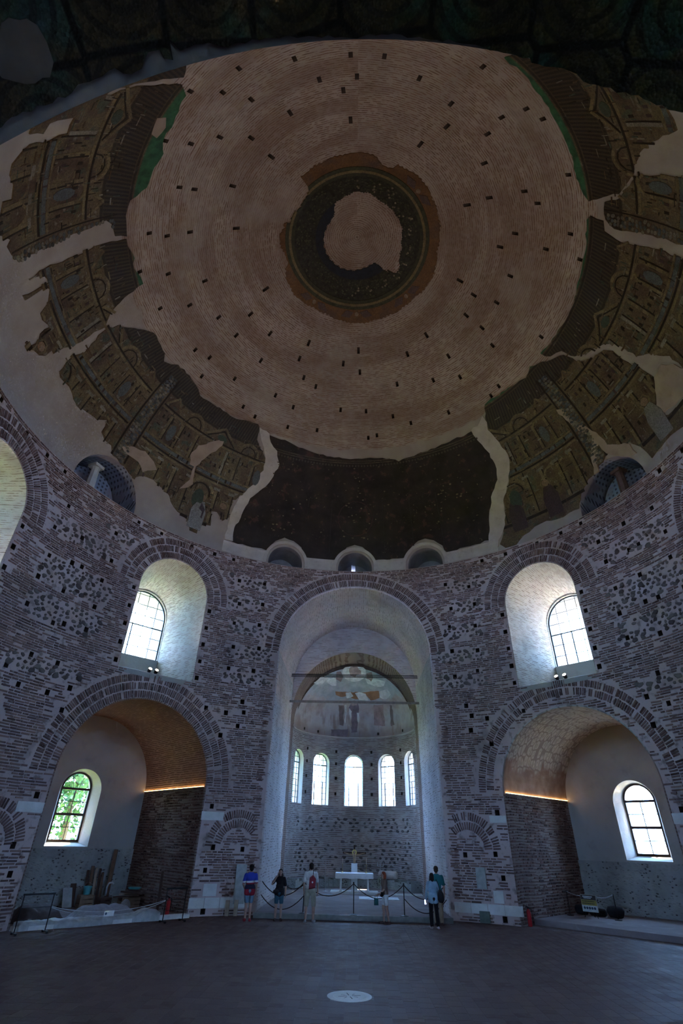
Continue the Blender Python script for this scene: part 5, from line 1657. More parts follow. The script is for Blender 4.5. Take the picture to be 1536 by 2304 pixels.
wallbox('information_panel', GREYP, -21.6, .35, 1.6, .42, .04, 'tall grey panel on the left pier behind the striped shirt', 'panel')
wallbox('information_panel', GREYP, 24.4, 1.03, 1.71, .37, .05, 'pale grey rectangular plaque on the right pier', 'panel')
wallbox('meter_box', plain('green_grey_metal', (.13, .17, .14), .6), 24.4, .02, .36, .36, .14, 'small green metal box on the floor at the right pier', 'box')
for k, ph in enumerate((-23.6, -22.0)):
    er, et = frame(ph)
    MB().box((0, 0, .24), (.07, .05, .24)).build('wooden_post', PALEWOOD, label='short pale wooden post at the left pier, %s one' % ('left', 'right')[k], cat='post', group='short posts at the pier', loc=tuple(er * (R - .14)))


def extinguisher(loc, label):
    o = empty('fire_extinguisher', loc, 0, label, 'extinguisher')
    MB().lathe([(.07, 0), (.075, .02), (.075, .40), (.06, .46), (.03, .49), (.03, .52)], n=16).build('cylinder', REDM, o)
    b = MB(); b.box((0, 0, .54), (.03, .03, .025)); b.bar((0, 0, .56), (-.1, 0, .60), .02); b.bar((0, 0, .57), (-.1, 0, .55), .015); b.build('valve', IRON, o)
    MB().tube([(.03, 0, .54), (.11, -.02, .5), (.12, -.03, .3), (.10, -.03, .12)], .012, 6).build('hose', DARKC, o)


extinguisher(bay(45, -2.83, 11.98), 'red fire extinguisher at the corner of the right pier')
extinguisher(bay(-45, 2.55, 12.35), 'red fire extinguisher inside the left niche behind the barrier frame')

# ---- left niche: kerb, barriers, tarpaulin and building materials
er, et = frame(-45)
kb = [-2.95, -1.7, -.3, 1.2, 2.95]
k0 = MB().box(bay(-45, 0, 11.62, .0), (2.97, .02, .03), (et, er, (0, 0, 1))).build('trim_kerb', MARBLE, label='marble kerb across the front of the left niche', cat='kerb', kind='structure')
for a, b_ in zip(kb, kb[1:]):
    MB().box(bay(-45, (a + b_) / 2, 11.55, .05), ((b_ - a) / 2 - .01, .17, .06), (et, er, (0, 0, 1))).build('kerb_stone', MARBLE, k0)


def barrier_frame(t0, t1, d, label):
    o = empty('barricade', bay(-45, (t0 + t1) / 2, d), 45 * D2R, label, 'barrier', 'barrier frames of the left niche')
    w = (t1 - t0) / 2
    for s in (-1, 1):
        MB().bar((s * w, 0, .05), (s * w, 0, .93), .025).build('upright', IRON, o)
        ft = MB(); ft.box((s * w, 0, .045), (.03, .2, .012)); ft.box((s * w, -.18, .02), (.03, .025, .02)); ft.box((s * w, .18, .02), (.03, .025, .02)); ft.build('foot', IRON, o)
    MB().bar((-w - .03, 0, .94), (w + .03, 0, .94), .05).build('top_rail', IRON, o)
    for z in (.62, .33): MB().bar((-w, 0, z), (w, 0, z), .014).build('cross_bar', IRON, o)


barrier_frame(-3.1, -2.25, 10.75, 'black metal barrier frame on wide feet at the far left')
barrier_frame(1.55, 2.3, 10.75, 'black metal barrier frame by the left pier')
CHAIN = plain('pale_cord', (.55, .57, .58), .6)
rope(bay(-45, -2.25, 10.75, .62), bay(-45, 1.55, 10.75, .62), .21, 'upper pale cord strung between the two barrier frames', .009, CHAIN, 24, 'pale cords of the left niche', 'cord')
rope(bay(-45, -2.25, 10.75, .60), bay(-45, 1.55, 10.75, .60), .30, 'lower pale cord strung between the two barrier frames', .008, CHAIN, 24, 'pale cords of the left niche', 'cord')
o = empty('hanging_notice', bay(-45, -.4, 10.72, .36), 45 * D2R, 'small white notice hanging on the pale cord', 'sign')
MB().box((0, 0, 0), (.16, .006, .07)).build('card', plain('white_card', (.75, .78, .8), .6), o)
q = MB(); q.lathe([(.03, 0), (.03, .004)], n=12); q = MB().add([(x, -.008, y) for x, y in [(-.105 + .035 * math.cos(k * PI / 6), .035 * math.sin(k * PI / 6)) for k in range(12)]], [tuple(range(12))]); q.build('symbol', plain('notice_blue', (.06, .12, .2), .6), o)


def sheet(name, mat, phi, t0, t1, d0, d1, hf, label, cat, nx=44, ny=26):
    """draped cloth: solid heightfield closed down to the floor"""
    V = []; Fq = []
    for i in range(nx + 1):
        for j in range(ny + 1):
            u, v = i / nx, j / ny
            V.append(bay(phi, t0 + (t1 - t0) * u + .05 * math.sin(v * 9 + u * 5), d0 + (d1 - d0) * v + .06 * math.sin(u * 11), max(.008, hf(u, v))))
    for i in range(nx):
        for j in range(ny): Fq.append((i * (ny + 1) + j, (i + 1) * (ny + 1) + j, (i + 1) * (ny + 1) + j + 1, i * (ny + 1) + j + 1))
    rim = [i * (ny + 1) for i in range(nx + 1)] + [nx * (ny + 1) + j for j in range(1, ny + 1)] + [i * (ny + 1) + ny for i in range(nx - 1, -1, -1)] + [j for j in range(ny - 1, 0, -1)]
    b = len(V); V += [(V[k][0], V[k][1], .0) for k in rim]
    Fq += [(rim[k], b + k, b + (k + 1) % len(rim), rim[(k + 1) % len(rim)]) for k in range(len(rim))]
    return tag(link(name, mesh(name, V, Fq, [mat], smooth=True)), label, cat)


def tarp_h(u, v):
    e = min(1, 6 * min(u, 1 - u)) * min(1, 6 * min(v, 1 - v))
    return e * (.20 + .16 * math.exp(-((u - .35) ** 2 + (v - .5) ** 2) * 14) + .11 * math.exp(-((u - .75) ** 2 + (v - .6) ** 2) * 26) + .05 * abs(math.sin(u * 13 + v * 4)) + .03 * abs(math.sin(v * 17 - u * 9)))


sheet('tarpaulin', GREYTARP, -45, -.85, 1.55, 12.08, 13.6, tarp_h, 'crumpled grey tarpaulin heaped behind the kerb of the left niche', 'tarpaulin')
sheet('tarpaulin', plain('dark_tarpaulin', (.10, .085, .08), .8), -45, -2.5, -1.0, 12.3, 14.4, lambda u, v: tarp_h(u, v) * 1.15, 'dark tarpaulin over rubble at the left of the left niche', 'tarpaulin')
sheet('plastic_sheet', WHITESHEET, -45, -2.85, 1.75, 11.34, 11.95, lambda u, v: .12 + min(1, 8 * v, 8 * (1 - v)) * (.03 + .05 * abs(math.sin(u * 23 + v * 3)) + .03 * abs(math.sin(u * 57)) + (.13 if u > .82 else 0) * math.sin(min(1, (u - .82) / .18) * PI)), 'white plastic sheet bunched along the marble kerb', 'sheet', 60, 12)


def lean(name, t0, d0, t1, d1, z1, w, th, mat, label, cat='board', group='boards stacked in the left niche', z0=0.01):
    return MB().bar(bay(-45, t0, d0, z0), bay(-45, t1, d1, z1), w, th).build(name, mat, label=label, cat=cat, group=group)


lean('timber_beam', 1.95, 16.6, 2.12, 17.02, 1.93, .14, .1, MIDWOOD, 'tall wooden beam leaning on the end wall of the left niche')
for k, (t, h, w_, mt, lb) in enumerate([(1.10, 1.20, .10, DKWOOD, 'dark narrow board'), (1.26, 1.34, .12, MIDWOOD, 'brown board'), (1.44, 1.28, .1, PALEWOOD, 'pale board'), (1.60, 1.25, .09, DKWOOD, 'blackened board'), (1.75, 1.1, .1, MIDWOOD, 'short brown board'), (.62, .75, .22, DKWOOD, 'wide dark board')]):
    lean('board', t, 16.75, t + .03, 17.08, h, w_, .03, mt, lb + ' propped upright against the end wall of the left niche')
lean('sheet_panel', .38, 16.5, .40, 16.95, .62, .36, .03, GREYP, 'pale grey sheet panel leaning low in the left niche')
lean('timber_post', 2.68, 13.4, 2.9, 13.9, 1.25, .1, .09, DKWOOD, 'dark timber post leaning against the brick jamb')
lean('timber_rail', 1.9, 15.2, 2.85, 14.1, .52, .08, .06, DKWOOD, 'dark timber rail lying across the heap', z0=.56)
o = empty('paint_bucket', bay(-45, .98, 16.35, .42), 0, 'turquoise plastic bucket on a crate in the left niche', 'bucket')
MB().lathe([(.13, 0), (.16, .26), (.17, .26), (.17, .28), (.15, .28), (.12, .03)], n=20).build('pail', TURQ, o)
MB().tube([(.16 * math.cos(a), .0, .26 + .14 * math.sin(a)) for a in np.linspace(0, PI, 12)], .006, 6).build('handle', SILVER, o)


def crate(t, d, z, w, dd, h, mat, label, rz=0.0):
    o = empty('crate', bay(-45, t, d, z), (45 + rz) * D2R, label, 'crate', 'crates in the left niche')
    for s in (-1, 1):
        for k in range(3): MB().box((0, s * dd, h * (.17 + .33 * k)), (w, .012, h * .14)).build('slat', mat, o)
        for k in range(3): MB().box((s * w, 0, h * (.17 + .33 * k)), (.012, dd, h * .14)).build('slat', mat, o)
    MB().box((0, 0, .012), (w, dd, .012)).build('base', mat, o)
    MB().box((0, 0, h - .02), (w, dd, .012)).build('lid', mat, o)


crate(.98, 16.35, 0, .26, .2, .42, CARD, 'brown slatted crate under the turquoise bucket')
crate(1.6, 16.0, 0, .24, .18, .34, DKWOOD, 'dark slatted crate before the upright boards', 12)
crate(2.45, 15.5, 0, .36, .3, .36, MIDWOOD, 'wide brown crate at the foot of the heap', -8)
for k, (t, d, z, w_, mt, lb) in enumerate([(2.2, 15.3, .39, .5, DKWOOD, 'blackened plank on the heap of timber'), (2.45, 15.45, .445, .45, PALEWOOD, 'pale plank on the heap of timber'), (2.5, 15.3, .505, .4, MIDWOOD, 'brown plank on the heap of timber'), (2.55, 15.5, .565, .38, DKWOOD, 'topmost dark plank on the heap of timber')]):
    q = MB().box((0, 0, 0), (w_, .09, .022)).build('plank', mt, label=lb, cat='plank', group='planks on the heap', loc=bay(-45, t, d, z)); q.rotation_euler = (0, .04 * (k - 1), (45 + 17 * (k - 1.5)) * D2R)
q = MB().add([(x, y, z) for z, s in ((0, .8), (.07, 1.0)) for x, y in ((-.24 * s, -.14 * s), (.24 * s, -.14 * s), (.24 * s, .14 * s), (-.24 * s, .14 * s))], [(0, 3, 2, 1), (0, 1, 5, 4), (1, 2, 6, 5), (2, 3, 7, 6), (3, 0, 4, 7), (4, 5, 6, 7)])
q.build('tray', TURQ, label='turquoise plastic tray on top of the timber heap', cat='tray', loc=bay(-45, 2.6, 15.5, .60))
b = MB(); b.tube([(0, 0, 0), (.02, 0, .1), (.0, 0, .24), (.0, 0, .33)], [.16, .2, .17, .06], 12); b.build('sack', plain('grey_sack', (.24, .22, .21), .9), smooth=True, label='grey sack slumped before the timber heap', cat='sack', loc=bay(-45, 2.05, 14.9, .0))
b = MB().tube([(.0, 0, .0), (.0, 0, .3), (.05, 0, .42), (.18, 0, .46), (.25, 0, .4)], .035, 8); b.build('bent_pipe', WHITESHEET, smooth=True, label='white bent plastic pipe beside the tall beam', cat='pipe', loc=bay(-45, 1.72, 16.2, .36))

# ---- right niche: warning sign, posts and tape, dark bags
zp = .17
for t, lb in ((-2.72, 'left'), (-.86, 'right')):
    o = empty('barrier_post', bay(45, t, 15.0, zp), 0, 'thin black post at the %s end of the tape in the right niche' % lb, 'barrier post', 'posts in the right niche')
    MB().lathe([(.13, 0), (.13, .02), (.015, .03)], n=16).build('foot', IRON, o); MB().lathe([(.015, .02), (.015, .78), (.02, .8)], n=10).build('post', IRON, o)
TAPE = plain('pale_tape', (.6, .64, .7), .35)
rope(bay(45, -2.72, 15.0, .94), bay(45, -2.1, 14.98, .82), .03, 'pale tape from the left post to the warning sign', .012, TAPE, 10, 'tapes in the right niche', 'tape')
rope(bay(45, -1.5, 14.98, .83), bay(45, -.86, 15.0, .95), .06, 'pale tape from the warning sign to the right post', .018, TAPE, 10, 'tapes in the right niche', 'tape')
o = empty('warning_sign', bay(45, -1.82, 14.9, zp), -45 * D2R, 'yellow and white site warning sign with round blue pictograms on a stand', 'sign')
YEL = plain('sign_yellow', (.36, .30, .08), .6); SIGNW = plain('sign_white', (.62, .68, .70), .6); SIGND = plain('sign_dark', (.06, .05, .05), .6); SIGNB = plain('sign_blue', (.03, .07, .13), .6)
pn = [(0, .60, .58, .08, SIGND, 'header'), (0, .455, .58, .09, YEL, 'yellow_field'), (0, .30, .58, .09, SIGNW, 'white_field')]
MB().box((0, .012, .45), (.31, .006, .27)).build('board', plain('sign_frame', (.4, .38, .3), .6), o)
MB().box((0, 0, .63), (.295, .008, .072)).build('header', SIGND, o); MB().box((0, 0, .47), (.295, .008, .082)).build('yellow_field', YEL, o); MB().box((0, 0, .28), (.295, .008, .10)).build('white_field', SIGNW, o)
for k in range(5):
    n = 16; MB().add([(x, -.013, z) for x, z in [(-.2 + .1 * k + .042 * math.cos(2 * PI * q / n), .30 + .042 * math.sin(2 * PI * q / n)) for q in range(n)]] + [(x, -.006, z) for x, z in [(-.2 + .1 * k + .042 * math.cos(2 * PI * q / n), .30 + .042 * math.sin(2 * PI * q / n)) for q in range(n)]],
                    [tuple(range(n))] + [(q, (q + 1) % n, n + (q + 1) % n, n + q) for q in range(n)]).build('pictogram', SIGNB, o)
t_ = MB(); rr = random.Random(2)
for row, z, hh, col in ((0, .655, .02, 1), (1, .61, .016, 1)):
    x = -.2 + .03 * row
    while x < .16 - .04 * row: wl = rr.uniform(.012, .022); t_.box((x, -.011, z), (wl / 2, .003, hh)); x += wl + .008
t_.build('lettering', SIGNW, o)
t_ = MB()
for z in (.51, .44):
    x = -.25
    while x < .24: wl = rr.uniform(.012, .03); t_.box((x, -.011, z), (wl / 2, .003, .014)); x += wl + .009
t_.build('small_lettering', SIGND, o)
lg = MB(); lg.bar((-.2, .03, .18), (-.26, -.02, 0), .02); lg.bar((.2, .03, .18), (.26, -.02, 0), .02); lg.bar((0, .04, .5), (0, .3, 0), .02); lg.build('stand', IRON, o)
for k, (t, d, w_, h, lb) in enumerate([(-2.45, 15.5, .26, .34, 'dark bag left of the warning sign'), (-1.85, 15.6, .34, .26, 'dark long bag under the warning sign'), (-1.15, 15.6, .3, .38, 'dark bulky bag right of the warning sign')]):
    b = MB(); b.tube([(-w_, 0, h * .45), (-w_ * .8, 0, h * .5), (0, .02, h * .52), (w_ * .8, 0, h * .5), (w_, 0, h * .45)], [h * .2, h * .44, h * .5, h * .44, h * .2], 12)
    o = b.build('equipment_bag', DARKC, smooth=True, label=lb + ' on the right niche platform', cat='bag', group='bags in the right niche', loc=bay(45, t, d, zp)); o.rotation_euler = (0, 0, (-45 + 10 * k) * D2R)

# pillars standing in the two wide lunettes
for ph, mt, lb in ((-69.4, MARBLE, 'pale marble pillar standing in the left lunette'), (68.4, plain('brown_porphyry', (.16, .10, .09), .6), 'brown stone pillar standing in the right lunette')):
    o = empty('pillar', tuple(frame(ph)[0] * 12.45 + np.array([0, 0, ZC])), -ph * D2R, lb, 'pillar')
    MB().box((0, 0, .06), (.23, .23, .06)).build('base', mt, o)
    MB().lathe([(.19, .12), (.2, .2), (.17, 1.1), (.2, 1.2)], n=8).build('shaft', mt, o)
    MB().box((0, 0, 1.26), (.24, .24, .07)).build('capital', mt, o)

# trees outside the left windows
LEAF = plain('leaf', (.04, .10, .03), .7, var=.5, scale=3)
BARK = plain('bark', (.12, .08, .05), .9)
for k, (ph, d, h, lb) in enumerate([(-40, 24.5, 8.5, 'leafy tree outside the left niche window'), (-50, 23.5, 7.6, 'broad leafy tree outside, left of the first tree'), (-46, 29, 9.5, 'tall leafy tree farther outside the left niche window'), (-62, 25, 8.6, 'leafy tree outside beyond the left lunette'), (-88, 25, 8.8, 'leafy tree outside the far left window')]):
    er, et = frame(ph); o = empty('tree', tuple(er * d + np.array([0, 0, -.32])), 0, lb, 'tree', 'trees outside on the left')
    MB().tube([(0, 0, 0), (.1, 0, 2), (0, .1, 4), (.1, 0, h * .7)], [.28, .2, .16, .06], 8).build('trunk', BARK, o)
    g = np.random.default_rng(20 + k); n = 2600
    u = g.normal(size=(n, 3)); u /= np.linalg.norm(u, axis=1)[:, None]; rad = g.random(n) ** .4
    Pn = u * rad[:, None] * np.array([2.9, 2.9, h * .36]) + np.array([0, 0, h * .62]); a = g.normal(size=(n, 3)); a /= np.linalg.norm(a, axis=1)[:, None]; b_ = np.cross(a, u); b_ /= np.linalg.norm(b_, axis=1)[:, None]
    s = (.10 + .1 * g.random(n))[:, None]
    V = np.stack([Pn - a * s, Pn - b_ * s * .6, Pn + a * s, Pn + b_ * s * .6], 1).reshape(-1, 3)
    fo = link('foliage', mesh('foliage', V, np.arange(n * 4).reshape(n, 4), [LEAF]), o); fo['kind'] = 'stuff'
# ================================================================ people
def ball(mb, c, r, n=14):
    rx, ry, rz = r if hasattr(r, '__len__') else (r, r, r); m = 9; V = []; Fq = []
    for j in range(1, m):
        t = PI * j / m
        V += [(c[0] + rx * math.sin(t) * math.cos(2 * PI * k / n), c[1] + ry * math.sin(t) * math.sin(2 * PI * k / n), c[2] + rz * math.cos(t)) for k in range(n)]
    for j in range(m - 2): Fq += [(j * n + k, (j + 1) * n + k, (j + 1) * n + (k + 1) % n, j * n + (k + 1) % n) for k in range(n)]
    Fq += [tuple(range(n)), tuple((m - 2) * n + k for k in range(n))[::-1]]
    mb.add(V, Fq)


def cap(mb, a, b, ra, rb, n=12):
    a, b = np.array(a, float), np.array(b, float); d = b - a; L = np.linalg.norm(d) + 1e-9; d /= L
    pts = []; rs = []
    for q in (-1, -.85, -.5): pts.append(a + d * ra * q); rs.append(ra * math.sqrt(max(1 - q * q, .02)))
    pts += [a, b]; rs += [ra, rb]
    for q in (.5, .85, 1): pts.append(b + d * rb * q); rs.append(rb * math.sqrt(max(1 - q * q, .02)))
    mb.tube(pts, rs, n)


def fuse(mb, name, mat, parent, voxel=.011, it=3):
    """join overlapping volumes into one continuous skin"""
    t = bpy.data.objects.new('tmp', mesh('tmp', mb.v, mb.f)); COL.objects.link(t)
    clean(t.data)
    r = t.modifiers.new('r', 'REMESH'); r.mode = 'VOXEL'; r.voxel_size = voxel
    s = t.modifiers.new('s', 'SMOOTH'); s.factor = .5; s.iterations = it
    dg = bpy.context.evaluated_depsgraph_get()
    me = bpy.data.meshes.new_from_object(t.evaluated_get(dg), depsgraph=dg)
    bpy.data.objects.remove(t, do_unlink=True)
    me.materials.clear(); me.materials.append(mat); me.polygons.foreach_set('use_smooth', np.ones(len(me.polygons), bool)); me.name = name
    return link(name, me, parent)


SKIN = plain('skin', (.42, .26, .20), .6, var=.08)
EYEM = plain('eye', (.05, .03, .025), .3)
LIP = plain('lips', (.32, .13, .11), .6)


def hand(mb, w, dirn, palm_n, curl=.35):
    """palm with four unequal curled fingers and a thumb leaving its side"""
    w = np.array(w, float); f = np.array(dirn, float); f /= np.linalg.norm(f); n = np.array(palm_n, float); n -= f * (n @ f); n /= np.linalg.norm(n); s = np.cross(f, n)
    for q in (-.025, -.008, .009, .026): cap(mb, w + s * q * .7, w + f * .085 + s * q, .014, .0125, 8)
    for q, L in ((-.028, .062), (-.0095, .078), (.0095, .074), (.027, .056)):
        p0 = w + f * .088 + s * q; a1 = curl; p1 = p0 + (f * math.cos(a1) + n * math.sin(a1)) * L * .5; a2 = curl * 2.3; p2 = p1 + (f * math.cos(a2) + n * math.sin(a2)) * L * .5
        cap(mb, p0, p1, .0095, .0088, 8); cap(mb, p1, p2, .0088, .0072, 8)
    p0 = w + f * .03 - s * .03; p1 = p0 + (f * .6 - s * .7 + n * .35) * .045; p2 = p1 + (f * .85 - s * .2 + n * .4) * .035
    cap(mb, p0, p1, .012, .0105, 8); cap(mb, p1, p2, .0105, .008, 8)


def person(loc, rz, H, label, arms, top, bottom, shoes, hair, sleeve='short', leg='short', female=False, short=.97, lean_=0.0, stance=.1, turn=0.0, long_hair=False, hat=None, step=0.0):
    """facing +y in its own space; arms: per side (elbow, wrist, hand direction, palm normal) for 1.72 m"""
    k = H / 1.72
    o = empty('person', loc, rz, label, 'person')
    o.scale = (k, k, k)
    sw = .165 if female else .19; hipw = .095
    ch = np.array([0, lean_ * .35, 1.33]); nk = np.array([0, lean_ * .5 - .005, 1.46]); hd = nk + np.array([0, .025, .15])
    S = [np.array([s * sw, lean_ * .42, 1.405]) for s in (-1, 1)]
    hips = [np.array([s * hipw, 0, .90]) for s in (-1, 1)]
    knees = [np.array([s * (stance * .95), .02 + s * step, .49]) for s in (-1, 1)]
    ank = [np.array([s * stance, -.03 + s * step * 1.6, .085]) for s in (-1, 1)]
    toes = [a + np.array([s * .035, .16, -.05]) for s, a in zip((-1, 1), ank)]
    b = MB()
    ball(b, (0, 0, .95), (.165, .115, .13)); ball(b, (0, lean_ * .15, 1.12), (.14 if not female else .125, .1, .16)); ball(b, ch, (.175 if not female else .15, .115, .17)); ball(b, ch + np.array([0, 0, .06]), (sw + .01, .09, .08))
    cap(b, nk - np.array([0, 0, .06]), nk + np.array([0, .015, .07]), .062, .052)
    ca, sa = math.cos(turn), math.sin(turn)
    def hp(x, y, z): return hd + np.array([x * ca - y * sa, x * sa + y * ca, z])
    ball(b, hp(0, -.005, .025), (.078, .094, .095)); ball(b, hp(0, .025, -.04), (.058, .068, .075)); ball(b, hp(0, .05, -.085), (.03, .03, .028))
    cap(b, hp(0, .088, .015), hp(0, .108, -.022), .009, .014, 8)
    for s in (-1, 1): ball(b, hp(s * .079, -.005, -.01), (.012, .022, .032), 8)
    for i, s in enumerate((-1, 1)):
        e, w, hdv, pn = arms[i]; e, w = np.array(e, float), np.array(w, float)
        cap(b, S[i], e, .052, .04); cap(b, e, w, .04, .027); hand(b, w, hdv, pn)
        cap(b, hips[i], knees[i], .09, .058); cap(b, knees[i] + np.array([0, -.01, -.02]), knees[i] + (ank[i] - knees[i]) * .4 + np.array([0, -.02, 0]), .055, .056); cap(b, knees[i] + (ank[i] - knees[i]) * .4, ank[i], .054, .036)
        cap(b, ank[i] - np.array([0, .03, .04]), toes[i], .036, .03)
    fuse(b, 'body', SKIN, o, .0095, 2)
    fc = MB()
    for s in (-1, 1): ball(fc, hp(s * .03, .083, .012), (.013, .008, .007), 8)
    fc.build('eyes', EYEM, o); fc = MB(); ball(fc, hp(0, .088, -.055), (.022, .008, .006), 8); fc.build('mouth', LIP, o)
    c = MB()
    ball(c, (0, 0, 1.0), (.185, .135, .16)); ball(c, (0, lean_ * .15, 1.14), (.165, .125, .17)); ball(c, ch, (.195 if not female else .17, .135, .18)); ball(c, ch + np.array([0, 0, .065]), (sw + .025, .105, .085))
    cap(c, nk - np.array([0, 0, .05]), nk - np.array([0, 0, .015]), .075, .066)
    if top.get('long'):
        for s in (-1, 1): cap(c, (s * .075, -.005, 1.0), (s * .085, -.01, .86), .135, .125)
    for i in range(2):
        e, w = np.array(arms[i][0], float), np.array(arms[i][1], float)
        if sleeve != 'none':
            cap(c, S[i], S[i] + (e - S[i]) * (.78 if sleeve == 'short' else 1), .07, .063 if sleeve == 'short' else .052)
        if sleeve == 'long': cap(c, e, e + (w - e) * .93, .052, .042)
    fuse(c, 'shirt', top['mat'], o, .014, 3)
    c = MB(); ball(c, (0, -.005, .93), (.182, .132, .13))
    for i in range(2):
        f = short
        cap(c, hips[i], hips[i] + (knees[i] - hips[i]) * (f if leg == 'short' else 1), .108, .088 if leg == 'short' else .07)
        if leg == 'long':
            cap(c, knees[i], ank[i] + np.array([0, -.01, .02]), .078, .066); cap(c, knees[i] + np.array([0, -.02, -.04]), ank[i] + np.array([0, -.02, .12]), .078, .068)
    fuse(c, 'trousers' if leg == 'long' else 'shorts', bottom, o, .014, 3)
    for i in range(2):
        c = MB(); cap(c, ank[i] + np.array([0, -.035, -.035]), toes[i] + np.array([0, .015, .0]), .046, .04); c.box(ank[i] * .5 + toes[i] * .5 + np.array([0, -.01, 0]) * 1 - np.array([0, 0, (ank[i][2] + toes[i][2]) / 2 - .014]), (.045, .13, .014))
        fuse(c, 'shoe', shoes, o, .011, 1)
    h = MB(); ball(h, hp(0, -.022, .05), (.088, .097, .088)); ball(h, hp(0, -.05, .0), (.08, .07, .09))
    if long_hair:
        cap(h, hp(0, -.06, -.02), hp(0, -.07, -.16), .075, .055)
        for s in (-1, 1): cap(h, hp(s * .072, -.015, .02), hp(s * .08, .0, -.14), .026, .02)
    fuse(h, 'hair', hair, o, .012, 2)
    if hat:
        c = MB(); ball(c, hp(0, -.01, .07), (.096, .11, .075)); cap(c, hp(-.04, .08, .055), hp(.04, .08, .055), .02, .02); cap(c, hp(-.04, .14, .045), hp(.04, .14, .045), .012, .012); c.box(hp(0, .11, .05), (.06, .05, .008))
        fuse(c, 'cap', hat, o, .011, 2)
    return o


def m_stripes():
    t = NT('striped_jersey'); X = t.xyz()
    z = t.math('ADD', X[2], t.math('MULTIPLY', X[0], -.05))
    nd = t.t.nodes.new('ShaderNodeValToRGB'); nd.color_ramp.interpolation = 'CONSTANT'
    t.put(nd.inputs[0], t.math('DIVIDE', t.math('SUBTRACT', z, .75), .8))
    e = nd.color_ramp.elements
    for p, c in ((.28, (.02, .02, .05)), (.46, (.30, .02, .04)), (.52, (.62, .66, .70)), (.60, (.03, .06, .42))):
        q = e.new(p); q.color = (*c, 1)
    e[0].position = 0; e[0].color = (.30, .02, .04, 1); e[-1].position = 1; e[-1].color = (.03, .06, .42, 1)
    return t.done(nd.outputs[0], .9)


down = lambda s, y=.0, b=0.0: ((s * .25, -.03 + y, 1.13), (s * .26, .06 + y + b, .88), (0, .1, -1), (-s, .1, 0))
BLACKH = plain('black_hair', (.012, .01, .01), .7); BROWNH = plain('dark_brown_hair', (.03, .018, .014), .7); REDH = plain('red_hair', (.24, .05, .02), .7)
DENIM = plain('light_denim', (.14, .24, .33), .9); TEALS = plain('teal_denim', (.03, .10, .15), .9); KHAKI = plain('khaki_cotton', (.30, .28, .22), .9); WHITES = plain('white_cotton', (.62, .64, .64), .9)
BLACKT = plain('black_tee', (.012, .011, .014), .95); BROWNT = plain('brown_top', (.17, .12, .105), .9); BLUESH = plain('pale_blue_shirt', (.24, .36, .46), .9); TEALT = plain('teal_tee', (.02, .16, .18), .9); BLACKP = plain('black_trousers', (.008, .008, .01), .95)
REDSHOE = plain('red_shoe', (.26, .02, .03), .6); DARKSHOE = plain('dark_shoe', (.05, .025, .022), .6); GREYSHOE = plain('grey_sneaker', (.30, .31, .33), .6); PALESHOE = plain('pale_shoe', (.34, .27, .27), .6)

person((-3.78, 9.72, 0), .25, 1.64, 'person in a blue, white, red and navy striped jersey and a dark cap, back turned', [((-.27, .02, 1.12), (-.2, .2, .98), (.3, 1, -.2), (1, 0, 0)), down(1, .03)],
       dict(mat=m_stripes(), long=True), DENIM, REDSHOE, BLACKH, short=.72, hat=BLACKT, stance=.085)
person((-2.72, 10.03, 0), PI + .1, 1.52, 'person in a black tee facing the viewer with one hand raised to the head', [down(-1, .02), ((.32, .06, 1.22), (.13, .14, 1.5), (-.15, .1, 1), (-1, 0, 0))],
       dict(mat=BLACKT, long=True), TEALS, DARKSHOE, BLACKH, short=.7, female=True, long_hair=True, stance=.11)
person((-1.56, 9.83, 0), -.1, 1.74, 'person in a white tee and khaki shorts with back turned', [down(-1, .05), down(1, .02)],
       dict(mat=WHITES), KHAKI, GREYSHOE, BLACKH, stance=.14, turn=.35)
person((1.19, 10.03, 0), PI / 2 + .25, 1.52, 'red-haired person in a brown top and white shorts seen from the side', [((-.22, .12, 1.14), (-.18, .3, .98), (0, 1, -.3), (1, 0, 0)), ((.2, -.03, 1.12), (.21, .02, .86), (0, .1, -1), (-1, .1, 0))],
       dict(mat=BROWNT), WHITES, DARKSHOE, REDH, short=.6, female=True, long_hair=True, lean_=.1, stance=.075, step=.05)
person((2.84, 9.2, 0), .12, 1.55, 'person in a pale blue shirt and black trousers seen from behind', [down(-1, .05), ((.25, .04, 1.13), (.18, .2, 1.0), (-.2, 1, -.2), (-1, 0, 0))],
       dict(mat=BLUESH, long=True), BLACKP, PALESHOE, BLACKH, sleeve='long', leg='long', female=True, long_hair=True, stance=.12, lean_=.08)
person((3.12, 10.1, 0), -.1, 1.73, 'person in a teal tee and tan trousers half hidden behind the pale blue shirt', [down(-1), down(1)],
       dict(mat=TEALT), plain('tan_trousers', (.30, .24, .17), .9), DARKSHOE, BROWNH, leg='long', stance=.1)

